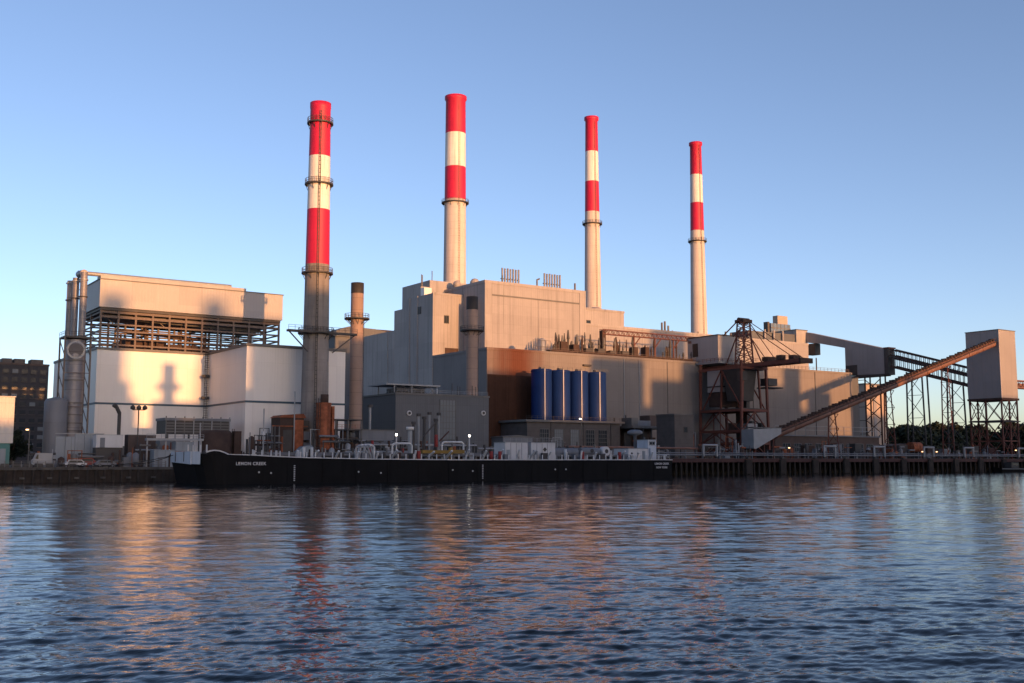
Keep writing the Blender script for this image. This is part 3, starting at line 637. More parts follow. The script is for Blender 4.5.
def conveyor():
    t = thing('inclined_conveyor', 'long rusty coal conveyor climbing from the hopper to the transfer tower', 'conveyor', (258, 243, PZ))
    A = Vector((270.5, 243, 12.6)); B = Vector((398.8, 243, 50.6)); D = (B - A).normalized(); U = Vector((-D.z, 0, D.x))
    n = 14
    for k in range(n):
        p = A.lerp(B, k / n); q = A.lerp(B, (k + 1) / n - .002)
        tube('cover_section', p, q, 1.3, 'conveyor_paint', t, 18)
    b = MB()
    for s in (-1.5, 1.5): b.bar(A + U * .6 + Vector((0, s, 0)), B + U * .6 + Vector((0, s, 0)), .35)
    b.build('stringer', 'rust_dark', t)
    N = 72
    for k in range(N):
        p = A.lerp(B, (k + .5) / N) + U * 1.45
        box('idler_cap', p.x - .38, p.x + .38, 241.9, 244.1, p.z - .3, p.z + .3 + .15 * (k % 3), 'rust_dark', t)
    b = MB()
    for s in (-1.55,):
        for k in range(70):
            p = A.lerp(B, k / 69) + Vector((0, s, 0)) + U * .8; b.bar(p, p + Vector((0, 0, 1.5)), .08)
        b.bar(A + Vector((0, s, 2.2)), B + Vector((0, s, 2.2)), .09); b.bar(A + Vector((0, s, 1.7)), B + Vector((0, s, 1.7)), .07)
    b.build('railing', 'rust_dark', t, 'stuff')
    for u in (300, 331, 366):
        z = A.z + (u - A.x) * D.z / D.x - 1.2
        for s in (-1.9, 1.9): beam('trestle_leg', (u, 243 + s * 1.3, PZ), (u - .6, 243 + s * .7, z), .36, .36, 'crane_red', t)
        b = MB(); m = max(1, int((z - PZ) / 5))
        for k in range(m):
            z0 = PZ + (z - PZ) * k / m; z1 = PZ + (z - PZ) * (k + 1) / m; b.bar((u, 240.7, z0), (u, 245.2, z1), .16); b.bar((u, 245.2, z0), (u, 240.7, z1), .16); b.bar((u, 240.7, z1), (u, 245.2, z1), .18)
        b.build('trestle_brace', 'crane_red', t)
    h = thing('feed_hopper', 'pale grey wedge shaped feed hopper at the foot of the conveyor', 'hopper', (258, 243, PZ))
    prism('casing', [(258.2, 8.2), (259.2, 8.0), (271.2, 13.0), (271.2, 14.9), (258.2, 14.3)], 'y', 240.6, 245.8, 'galvanised', h)
    box('rim', 258.0, 271.3, 240.5, 245.9, 14.75, 15.0, 'steel_grey', h)
    for x in (259.5, 268): beam('leg', (x, 241.2, PZ), (x, 241.2, 8.2 + (x - 258) * .38), .35, .35, 'crane_red', h); beam('leg', (x, 245.2, PZ), (x, 245.2, 8.2 + (x - 258) * .38), .35, .35, 'crane_red', h)
conveyor()
def transfer_tower():
    t = thing('transfer_tower', 'tall clad transfer tower on braced steel legs at the far right of the pier', 'tower', (405, 248, PZ))
    box('wall', 399.4, 411.1, 241.0, 255.4, 29.0, 56.0, 'clad_gallery', t); box('roof_cap', 399.2, 411.3, 240.8, 255.6, 56.0, 56.3, 'steel_grey', t); box('floor_girder', 399.1, 411.4, 240.7, 255.7, 28.2, 29.0, 'rust_dark', t)
    box('corner_trim', 399.25, 399.6, 240.85, 241.2, 29, 56, 'clad_windwall', t)
    ps = [(399.8, 241.4), (405.2, 241.4), (410.7, 241.4), (399.8, 248), (410.7, 248), (399.8, 255), (405.2, 255), (410.7, 255)]
    for x, y in ps: beam('leg', (x, y, GZ), (x, y, 28.4), .5, .5, 'crane_red', t)
    b = MB()
    for z0, z1 in ((PZ, 12), (12, 20), (20, 28.2)):
        for y in (241.4, 255):
            for xa, xb in ((399.8, 405.2), (405.2, 410.7)): b.bar((xa, y, z0), (xb, y, z1), .22); b.bar((xb, y, z0), (xa, y, z1), .22)
            b.bar((399.8, y, z1), (410.7, y, z1), .4)
        for x in (399.8, 410.7):
            for ya, yb in ((241.4, 248), (248, 255)): b.bar((x, ya, z0), (x, yb, z1), .22); b.bar((x, yb, z0), (x, ya, z1), .22)
            b.bar((x, 241.4, z1), (x, 255, z1), .4)
    b.build('brace', 'crane_red', t)
    box('lower_platform', 399.2, 411.3, 240.6, 255.6, 19.6, 20.0, 'steel_dark', t)
    g = thing('bridge_conveyor', 'short sunlit truss bridge leaving the transfer tower at the right edge', 'conveyor', (411, 248, 33))
    for z in (34.0, 37.0):
        for y in (246.6, 249.4): beam('chord', (411.2, y, z), (450, y, z), .4, .4, 'conveyor_paint', g)
    b = MB()
    for k in range(13): b.bar((411.5 + k * 3, 246.6, 34), (414.5 + k * 3, 246.6, 37), .22); b.bar((414.5 + k * 3, 246.6, 34), (411.5 + k * 3, 246.6, 37), .22)
    b.build('lacing', 'conveyor_paint', g); box('belt_deck', 411.3, 450, 247, 249, 34.1, 35.9, 'conveyor_paint', g)
transfer_tower()
def gallery():
    t = thing('conveyor_gallery', 'grey enclosed conveyor gallery with a dropped box end on steel legs', 'gallery', (402, 315, GZ))
    top = lambda v: 41.6 + (v - 256) * (64.5 - 41.6) / (337.8 - 256)
    prism('enclosure', [(295.3, 42.0), (316.0, 42.6), (316.0, 55.2), (331.2, 58.7), (338.0, 59.6), (338.0, top(338)), (295.3, top(295.3) + .6)], 'x', 400, 404.4, 'clad_gallery', t)
    box('end_portal', 399.9, 404.6, 293.2, 295.2, 41.6, 53.0, 'steel_dark', t); box('portal_cap', 399.7, 404.8, 292.6, 295.3, 53.0, 53.6, 'crane_red', t)
    box('vent_box', 399.85, 400.1, 309.6, 315.9, 42.5, 47.0, 'steel_dark', t); box('floor_frame', 399.8, 404.6, 295.4, 316.2, 41.2, 42.1, 'steel_dark', t)
    box('lower_bay', 400.2, 404, 333.2, 338, 53.6, 58.9, 'steel_dark', t)
    for y in (298, 306, 314): beam('leg', (400.4, y, GZ), (400.4, y, 41.6), .5, .5, 'rust_dark', t); beam('leg', (404, y, GZ), (404, y, 41.6), .5, .5, 'rust_dark', t)
    b = MB()
    for z in range(4, 40, 6):
        b.bar((400.4, 298, z), (400.4, 306, z + 6), .3); b.bar((400.4, 306, z), (400.4, 298, z + 6), .3); b.bar((400.4, 306, z + 6), (400.4, 314, z + 6), .25)
    b.build('leg_brace', 'rust_dark', t)
    box('stair_shaft', 400.6, 404, 317, 321, GZ, 42, 'clad_gallery', t)
    for y0 in (333, 339): beam('leg', (400.6, y0, 38), (400.6, y0, 52), .4, .4, 'conveyor_paint', t)
    # open truss from the portal to the tower
    s = thing('truss_gallery', 'open steel truss conveyor between the grey gallery and the right tower', 'gallery', (402, 275, GZ))
    P = lambda v, dz: (400.0, v, top(v) + dz); Q = lambda v, dz: (404.0, v, top(v) + dz)
    for F in (P, Q):
        beam('chord', F(255.4, .3), F(292, .9), .5, .6, 'rust_dark', s); beam('chord', F(255.4, -2.4), F(292, -1.6), .4, .5, 'rust_dark', s); beam('chord', F(255.4, -7), F(292, -6.6), .6, 1.0, 'rust_dark', s)
    b = MB()
    for k in range(19):
        v = 255.6 + k * 2.0
        for F in (P, Q): b.bar(F(v, .3), F(v, -7), .22)
        b.bar(P(v, .4), Q(v, .4), .2); b.bar(P(v, -1), P(v + 2, -3), .2)
    b.build('web', 'rust_dark', s)
    solid('belt_deck', [P(255.5, -3.4), P(291.8, -3.2), (403.6, 291.8, top(291.8) - 3.2), (403.6, 255.5, top(255.5) - 3.4), P(255.5, -2.6), P(291.8, -2.2), (403.6, 291.8, top(291.8) - 2.2), (403.6, 255.5, top(255.5) - 2.6)], [(0, 1, 2, 3), (7, 6, 5, 4), (0, 4, 5, 1), (1, 5, 6, 2), (2, 6, 7, 3), (3, 7, 4, 0)], 'steel_dark', s)
    for va, vb in ((277.0, 284.4), (258.0, 265.2)):
        zt = top((va + vb) / 2) - 7
        for x in (400.2, 403.8):
            beam('bent_leg', (x, va - 1.0, GZ), (x, va, zt), .5, .5, 'steel_dark', s); beam('bent_leg', (x, vb + .6, GZ), (x, vb, zt + .6), .5, .5, 'steel_dark', s)
        b = MB(); n = 4
        for k in range(n):
            z0 = GZ + (zt - GZ) * k / n; z1 = GZ + (zt - GZ) * (k + 1) / n
            b.bar((400.2, va - .5, z0), (400.2, vb + .3, z1), .2); b.bar((400.2, vb + .3, z0), (400.2, va - .5, z1), .2); b.bar((400.2, va - .5, z1), (400.2, vb + .3, z1), .2)
        b.build('bent_brace', 'steel_dark', s)
    h = thing('head_house', 'sunlit tan head house where the gallery meets the power station', 'building', (397, 340, GZ))
    box('wall', 393.2, 400.9, 338.1, 352, 50, 65.2, 'clad_tan_plain', h); box('roof_cap', 393.0, 401.1, 337.9, 352.2, 65.2, 65.6, 'steel_grey', h)
    for x, y in ((393.6, 338.6), (400.4, 338.6), (393.6, 351), (400.4, 351)): beam('leg', (x, y, GZ), (x, y, 50), .7, .7, 'rust_dark', h)
    b = MB()
    for z in (26, 34, 42): b.bar((393.6, 338.6, z), (400.4, 338.6, z + 8), .3); b.bar((400.4, 338.6, z), (393.6, 338.6, z + 8), .3); b.bar((393.6, 338.6, z), (400.4, 338.6, z), .3)
    b.build('brace', 'conveyor_paint', h)
    r = thing('bunker_room', 'long low rooftop bunker room in shade left of the head house', 'building', (375, 345, GZ))
    box('wall', 362, 393.1, 339, 350, GZ, 62.6, 'clad_grey', r); box('roof_cap', 361.8, 393.0, 338.8, 350.2, 62.6, 63.0, 'steel_grey', r)  # dark grey cladding stands in for the shade over this room
    for x in (372, 378, 384): tube('vent_pipe', (x, 338.2, 52), (x, 338.2, 64), .45, 'clad_tan', r, 10)
    e = thing('rear_annex', 'sunlit tan block seen under the conveyor beyond the gallery', 'building', (500, 380, GZ))
    box('wall', 497, 516, 380, 400, GZ, 46, 'tower_tan', e); box('roof_cap', 496.6, 516.4, 379.6, 400.4, 46, 46.8, 'steel_grey', e); box('pilaster', 503.5, 506, 379.5, 380.1, GZ, 46, 'clad_gallery', e)
    a = thing('dark_annex', 'dark grey clad shaft at the right end of the long hall', 'building', (368, 292, GZ))
    box('wall', 364.8, 372.5, 288, 306, GZ, 38.4, 'clad_grey', a); box('roof_cap', 364.7, 372.7, 287.8, 306.2, 38.4, 38.7, 'steel_dark', a)
gallery()

# ------------------------------------------------------------------ pier and quay
def pier():
    t = thing('coal_pier', 'long dark timber pile pier with a red fascia below the coal crane', 'pier', (188, 236, 0))
    box('deck', 186, 470, 236, 254, PZ - .7, PZ, 'concrete_quay', t); box('fascia', 186, 470, 235.7, 236.02, PZ - 1.2, PZ - .1, 'dark_red', t)
    n = 0
    x = 186.5
    while x < 440:
        tube('pile', (x, 236.3, -1.5), (x, 236.3, PZ - .7), .32, 'timber', t, 8); x += 1.9 + (x - 186) * .006
    x = 250.0
    while x < 440:
        box('fender', x - 1.3, x + 1.3, 234.9, 235.68, .2, PZ - .4, 'timber', t); box('pile_cap', x - .6, x + .6, 235.0, 236.3, PZ - .1, PZ + .35, 'concrete_quay', t); x += 15.5
    box('back_wall', 186, 470, 252.8, 253.4, -1, PZ - .8, 'timber', t)
    # white pipeline with expansion loops along the pier edge
    p = thing('pier_pipeline', 'pale pipeline with square expansion loops running along the pier edge', 'pipe', (188, 237, PZ))
    for z, r in ((PZ + 1.0, .24), (PZ + 1.6, .16)): tube('pipe', (188, 237.4, z), (470, 237.4, z), r, 'tank_grey', p, 8)
    for x in (232.4, 287.5, 313.6, 341.8, 366.5, 402.5):
        w = 5.6
        for xx in (x, x + w): tube('loop_leg', (xx, 236.9, PZ + .6), (xx, 236.9, PZ + 4.0), .36, 'galvanised', p, 10)
        tube('loop_top', (x - .3, 236.9, PZ + 4.0), (x + w + .3, 236.9, PZ + 4.0), .36, 'galvanised', p, 10)
    for k in range(38): beam('pipe_post', (190 + k * 7.1, 237.4, PZ), (190 + k * 7.1, 237.4, PZ + 2.4), .22, .22, 'tank_grey', p)
    y = thing('hot_oil_line', 'long orange brown pipe on posts between the barge stern and the crane', 'pipe', (182, 240, PZ))
    tube('pipe', (182, 240, 8.2), (233, 240, 8.0), .33, 'conveyor_paint', y, 10)
    for k in range(9): beam('pipe_post', (184 + k * 6, 240, GZ), (184 + k * 6, 240, 8), .25, .25, 'steel_dark', y)
    q = thing('quay_wall', 'dark timber faced quay wall along the left bank', 'quay wall', (0, 231, 0))
    box('cap', -60, 186, 230.2, 231.6, GZ - .5, GZ + .05, 'concrete_quay', q); box('face', -60, 186, 230.6, 231.2, -2, GZ - .5, 'timber', q)
    for k in range(120): x = -20 + k * 1.7; tube('pile', (x, 230.35, -1.5), (x, 230.35, GZ - .5), .28, 'timber', q, 8)
    for k in range(12): box('waler_block', 20 + k * 5.1, 20.9 + k * 5.1, 229.9, 230.3, .7, 1.1, 'concrete_quay', q)
    for k in range(9): box('cap_block', 30 + k * 3.4, 31 + k * 3.4, 229.9, 230.2, GZ - .4, GZ + .1, 'concrete_quay', q)
pier()

# ------------------------------------------------------------------ barge
def barge():
    t = thing('tank_barge', 'long black tank barge with white bow bulwark moored along the quay', 'barge', (120, 206, 0))
    # hull: stations along x with half breadth and deck height
    st = [(64.3, 6.6, 5.75, -.2), (65.4, 8.6, 5.7, -.8), (67.0, 9.6, 5.6, -1.2), (70, 10, 5.5, -1.2), (73, 10, 5.4, -1.2), (78, 10, 5.2, -1.2), (86, 10, 4.9, -1.2), (100, 10, 4.65, -1.2), (120, 10, 4.5, -1.2), (150, 10, 4.5, -1.2), (176, 10, 4.5, -1.2), (181.6, 10, 4.5, -1.2)]
    v = []; f = []
    for x, b, z, k in st:
        xo = x
        v += [(xo, 206 - b, z), (xo + (1.6 if x < 70 else 0), 206 - b * .99, max(k, -1.2)), (xo + (1.6 if x < 70 else 0), 206 + b * .99, max(k, -1.2)), (xo, 206 + b, z)]
    n = len(st)
    for i in range(n - 1):
        for j in range(3): a = i * 4 + j; f.append((a, a + 1, a + 5, a + 4))
    f += [(3, 2, 1, 0), tuple((n - 1) * 4 + j for j in range(4))]
    f += [(i * 4, i * 4 + 4, i * 4 + 7, i * 4 + 3) for i in range(n - 1)]
    solid('hull', v, f, 'hull_black', t)
    # bow bulwark plates in white, following the hull
    bw = st[:2]; v = []; f = []
    for x, b, z, k in bw:
        v += [(x - .06, 206 - b - .06, z - 2.0), (x - .06, 206 - b - .06, z + .35)]
    for i in range(len(bw) - 1): a = 2 * i; f.append((a, a + 2, a + 3, a + 1))
    m = len(v); v += [(x, y + .12, z) for x, y, z in v]; f += [tuple(m + i for i in reversed(q)) for q in f]
    f += [(2 * i + 1, 2 * i + 3, m + 2 * i + 3, m + 2 * i + 1) for i in range(len(bw) - 1)]
    solid('bow_bulwark', v, f, 'bow_white', t)
    bo = solid('bow_end_plate', [(64.1, 199.2, 3.7), (64.1, 211.2, 4.1), (64.1, 211.2, 6.1), (64.1, 199.2, 6.1), (64.28, 199.2, 3.7), (64.28, 211.2, 4.1), (64.28, 211.2, 6.1), (64.28, 199.2, 6.1)], [(0, 3, 2, 1), (4, 5, 6, 7), (0, 1, 5, 4), (3, 7, 6, 2), (0, 4, 7, 3), (1, 2, 6, 5)], 'bow_white', t)
    for y in (203, 208): beam('bulwark_rib', (64.05, y, 4.2), (64.05, y, 6.05), .12, .12, 'steel_dark', t)
    # black raised sheer plate and white gunwale
    prism('sheer_plate', [(66.3, 5.4), (70.6, 5.2), (69.8, 5.75), (68.8, 6.05), (67.6, 6.15), (66.3, 5.9)], 'y', 196.5, 196.8, 'hull_black', t)
    b = MB(); arc = [(66.2, 5.95), (66.9, 6.2), (67.7, 6.3), (68.7, 6.2), (69.6, 5.9), (70.5, 5.5), (74.5, 5.42)]
    for p, q in zip(arc, arc[1:]): b.bar((p[0], 196.6, p[1]), (q[0], 196.6, q[1]), .22)
    b.build('sheer_rail', 'white', t)
    pts = [(74.5, 196.0, 5.42)] + [(x, 206 - bb - .04, z) for x, bb, z, k in st[5:]]
    for p, q in zip(pts, pts[1:]): beam('gunwale', (p[0], p[1], p[2] + .05), (q[0], q[1], q[2] + .05), .25, .18, 'white', t)
    beam('gunwale', (181.6, 195.9, 4.55), (181.6, 220.1, 4.55), .2, .16, 'white', t)
    b = MB()
    for k in range(58):
        x = 75 + k * 1.83; z = float(np.interp(x, [s[0] for s in st], [s[2] for s in st])); b.cyl((x, 196.35, z), (x, 196.35, z + 1.15), .13, 6)
    b.build('stanchions', 'white', t, 'stuff')
    b = MB(); 
    for x in (64.8, 66, 67.2, 68.4): b.cyl((x, 203, 6), (x, 203, 7.4), .16, 6)
    for k in range(24):
        x = 76 + k * 4.4; b.cyl((x, 198 + random.random() * 4, 4.5), (x, 198, 6.2 + random.random() * .6), .22, 8)
    b.build('deck_vents', 'white', t, 'stuff')
    # writing on the hull
    lettering('LEMON CREEK', .82, (74.6, 195.93, 3.55), 'white', t)
    lettering('LEMON CREEK', .64, (178.2, 195.93, 3.4), 'white', t); lettering('NEW YORK', .64, (178.2, 195.93, 2.5), 'white', t, 'port_lettering')
    # draught marks, load-line dots
    b = MB()
    for x in (83.2, 126.4):
        for k in range(9): b.box(x, x + .28, 195.92, 195.99, .5 + k * .35, .68 + k * .35)
    b.build('draught_marks', 'white', t)
    for x in (76.2, 78.6, 97, 102, 119, 124, 146, 149): tube('hull_mark', (x, 195.9, 1.9 + (x % 3) * .25), (x, 195.99, 1.9 + (x % 3) * .25), .17, 'white', t, 8)
    for k in range(14): box('rub_plate', 82 + k * 7.2, 82.3 + k * 7.2, 195.94, 196.0, .2, 4.3, 'hull_black', t)
    # deck pipework
    b = MB()
    for y, z in ((201, 5.4), (202, 5.6), (206, 5.5), (209, 5.9)): b.cyl((80, y, z), (172, y, z), .2, 8)
    for k in range(16): b.box(82 + k * 5.7, 82.3 + k * 5.7, 200.5, 210, 4.5, 5.3)
    b.build('deck_pipework', 'steel_grey', t)
    box('trunk', 84, 172, 203.5, 212.5, 4.4, 5.35, 'steel_dark', t)
    # gear
    for i, x in enumerate((89, 94, 99.5, 111, 154.5, 162, 169)): box('winch', x, x + 1.5, 199.5, 201.2, 4.5, 5.9, 'steel_dark' if i % 2 else 'tank_grey', t)
    for x in (112.0, 130.2, 132.5, 155.6, 166.8): tube('fire_station', (x, 198.2, 4.5), (x, 198.2, 6.4), .42, 'red_gear', t, 10)
    for x in (86.5, 88.2, 151.2): tube('vent_cowl', (x, 199, 4.6), (x, 199, 7.0), .32, 'white', t, 10)
    rg = random.Random(5)
    for k in range(46):
        x = 82 + k * 2.05 + rg.uniform(-.6, .6); y = rg.uniform(198.5, 203); h = rg.uniform(.8, 2.3); m = rg.choice(('steel_dark', 'steel_dark', 'tank_grey', 'rust_dark', 'white', 'galvanised'))
        if rg.random() < .5: tube('deck_fitting', (x, y, 4.45), (x, y, 4.5 + h), rg.uniform(.15, .4), m, t, 8)
        else: box('deck_locker', x - .5, x + rg.uniform(.3, 1.0), y, y + .8, 4.45, 4.5 + h * .7, m, t)
    # pedestal, mast and hose arch
    tube('hose_pedestal', (113.1, 204, 4.5), (113.1, 204, 11.0), .48, 'galvanised', t, 12); tube('pedestal_cap', (113.1, 204, 10.9), (113.1, 204, 11.6), .85, 'white', t, 12)
    for i, (x, h) in enumerate(((115.0, 12.2), (116.3, 14.0), (117.7, 13.4), (119.0, 14.4), (120.6, 13.0), (121.4, 14.3))): tube('loading_arm', (x, 206, 4.5), (x, 206, h), .22 if i % 2 else .34, 'galvanised' if i % 2 else 'steel_dark', t, 10); box('arm_head', x - .35, x + .35, 205.6, 206.4, h, h + .6, 'steel_dark', t)
    beam('loading_arm', (117, 205, 9.6), (120.5, 205, 13.2), .25, .25, 'steel_dark', t); beam('loading_arm', (121, 205, 8.6), (123.4, 205, 10.8), .25, .25, 'dark_red', t); tube('arm_marker', (119.3, 203.5, 7.4), (119.3, 203.5, 10.0), .4, 'lamp_amber' if 0 else 'red_gear', t, 10)
    box('hose_crane_boom', 114.5, 121.2, 201.0, 202.0, 5.9, 6.6, 'yellow', t); box('hose_crane_boom', 122.2, 125.2, 201.2, 202, 5.9, 6.7, 'yellow', t); tube('crane_boom_pivot', (121.8, 201.5, 4.5), (121.8, 201.5, 7.2), .5, 'yellow', t, 10)
    for x0, x1, h in ((108.3, 113, 8.0), (120.5, 126.0, 8.4), (100.5, 104, 7.6)):
        b = MB(); b.cyl((x0, 203, 4.5), (x0, 203, h - .4), .22); b.cyl((x0, 203, h - .4), (x0 + .5, 203, h), .22); b.cyl((x0 + .5, 203, h), (x1 - .5, 203, h), .22); b.cyl((x1 - .5, 203, h), (x1, 203, h - .4), .22); b.cyl((x1, 203, h - .4), (x1, 203, 4.5), .22)
        b.build('hose_arch', 'white', t)
    b = MB()
    for k in range(3):
        c = [(98.2 + k * .9, 4.6), (98.4 + k * .9, 7.0), (99.2 + k * .9, 7.5), (100.2 + k * .8, 7.0), (101 + k * .6, 5.6), (101.3 + k * .6, 4.5)]
        for p, q in zip(c, c[1:]): b.cyl((p[0], 200, p[1]), (q[0], 200, q[1]), .24)
    b.build('cargo_hose', 'galvanised', t)
    for x, h in ((108.7, 9.6), (126.9, 9.6)):
        tube('lamp_post', (x, 202, 4.5), (x, 202, h), .14, 'white', t, 8); tube('lamp_arm', (x, 202, h), (x, 202, h + .4), .2, 'lamp_glow', t, 10)
    box('signal_mast', 79.6, 79.8, 203, 203.2, 5, 14.6, 'galvanised', t); box('mast_light', 79.4, 80, 202.8, 203.4, 9.4, 10.1, 'white', t); box('flag_mast', 67.3, 67.5, 204, 204.2, 5.6, 11.6, 'galvanised', t)
    # deck houses
    def house(x0, x1, y0, y1, z0, z1, nm='deck_house', m='white'):
        h = box(nm, x0, x1, y0, y1, z0, z1, m, t); box('house_roof', x0 - .1, x1 + .1, y0 - .1, y1 + .1, z1, z1 + .15, 'galvanised', h); return h
    for i, (x0, x1) in enumerate(((135.4, 141.6), (142.6, 149.4))):
        h = house(x0, x1, 200.5, 205, 4.5, 8.4)
        for xx in (x0 + 1.5, x0 + 3, x0 + 4.5): box('panel_joint', xx, xx + .08, 200.44, 200.52, 4.6, 8.3, 'tank_grey', h)
        handrail('roof_rail', [(x0, 200.6, 8.55), (x1, 200.6, 8.55)], 'galvanised', t, .9, 1.5, .06)
        if i:
            me = cached('diamond', [(-.55, 0, 0), (0, 0, -.55), (.55, 0, 0), (0, 0, .55), (-.55, .04, 0), (0, .04, -.55), (.55, .04, 0), (0, .04, .55)], [(0, 1, 2, 3), (7, 6, 5, 4), (0, 4, 5, 1), (1, 5, 6, 2), (2, 6, 7, 3), (3, 7, 4, 0)], 'steel_dark')
            link('placard', me, Matrix.Translation((146.4, 200.4, 6.9)), h)
        box('door', x0 + .4, x0 + 1.3, 200.43, 200.52, 4.6, 6.8, 'pale_blue', h)
    for x0, x1, z in ((150.5, 157.5, 6.3), (158.5, 164, 6.5)):
        tube('deck_tank', (x0, 203, z), (x1, 203, z), .95, 'tank_grey', t, 18)
        for xx in (x0 + 1, x1 - 1): box('tank_saddle', xx - .2, xx + .2, 202.3, 203.7, 4.5, z - .6, 'steel_dark', t)
    tube('tank_end', (165.6, 201.6, 6.6), (165.6, 203.2, 6.6), 1.1, 'white', t, 20); tube('tank_manhole', (165.6, 201.5, 6.6), (165.6, 201.7, 6.6), .5, 'steel_dark', t, 14); tube('tank_manhole', (161.5, 201.9, 6.7), (161.5, 202.2, 6.7), .45, 'steel_dark', t, 14)
    h = house(171.5, 177.8, 200.5, 206, 4.5, 7.2); 
    for x in (172.6, 174.6): tube('porthole', (x, 200.4, 6.1), (x, 200.55, 6.1), .25, 'steel_dark', h, 12)
    box('door', 176, 176.9, 200.43, 200.52, 4.6, 6.7, 'pale_blue', h)
    h = house(178.2, 181.0, 201, 205, 4.5, 9.4, 'winch_house', 'bow_white'); box('step_block', 178.6, 180.4, 200.4, 201, 4.5, 7.4, 'bow_white', h); window(t, 178.8, 180.4, 200.98, 8.2, 9.0, 2, 1, 'galvanised')
    lathe('vent_mushroom', 178.9, 206.5, [(.4, 5), (.4, 10.6), (1.9, 11.0), (1.9, 11.6), (1.2, 12.0), (.05, 12.1)], 'tank_grey', t, 18)
    for x in (181, 170.4): lathe('bollard', x, 198, [(.35, 4.5), (.35, 5.4), (.55, 5.5), (.55, 5.8), (.05, 5.85)], 'white', t, 12)
    handrail('stern_rail', [(176.5, 196.6, 4.6), (181.3, 196.6, 4.6), (181.3, 204, 4.6)], 'white', t, 1.2, 1.4, .07)
barge()

def mooring_line(label, p, q, sag):
    t = thing('mooring_line', label, 'rope', q, 'mooring lines of the barge'); p = Vector(p); q = Vector(q); b = MB(); n = 10
    pt = [p.lerp(q, k / n) - Vector((0, 0, sag * 4 * (k / n) * (1 - k / n))) for k in range(n + 1)]
    for a, c in zip(pt, pt[1:]): b.cyl(a, c, .07, 6)
    b.build('rope', 'timber', t); lathe('quay_bollard', q[0], q[1], [(.3, GZ), (.3, GZ + .5), (.45, GZ + .6), (.45, GZ + .8), (.05, GZ + .85)], 'steel_dark', t, 12)
mooring_line('slack bow mooring line from the white bulwark to the left quay', (64.6, 209, 5.6), (48, 231.0, GZ + .5), 1.0)
mooring_line('second bow mooring line running to the quay beside the container', (65.5, 213, 5.6), (60, 231.0, GZ + .5), .6)

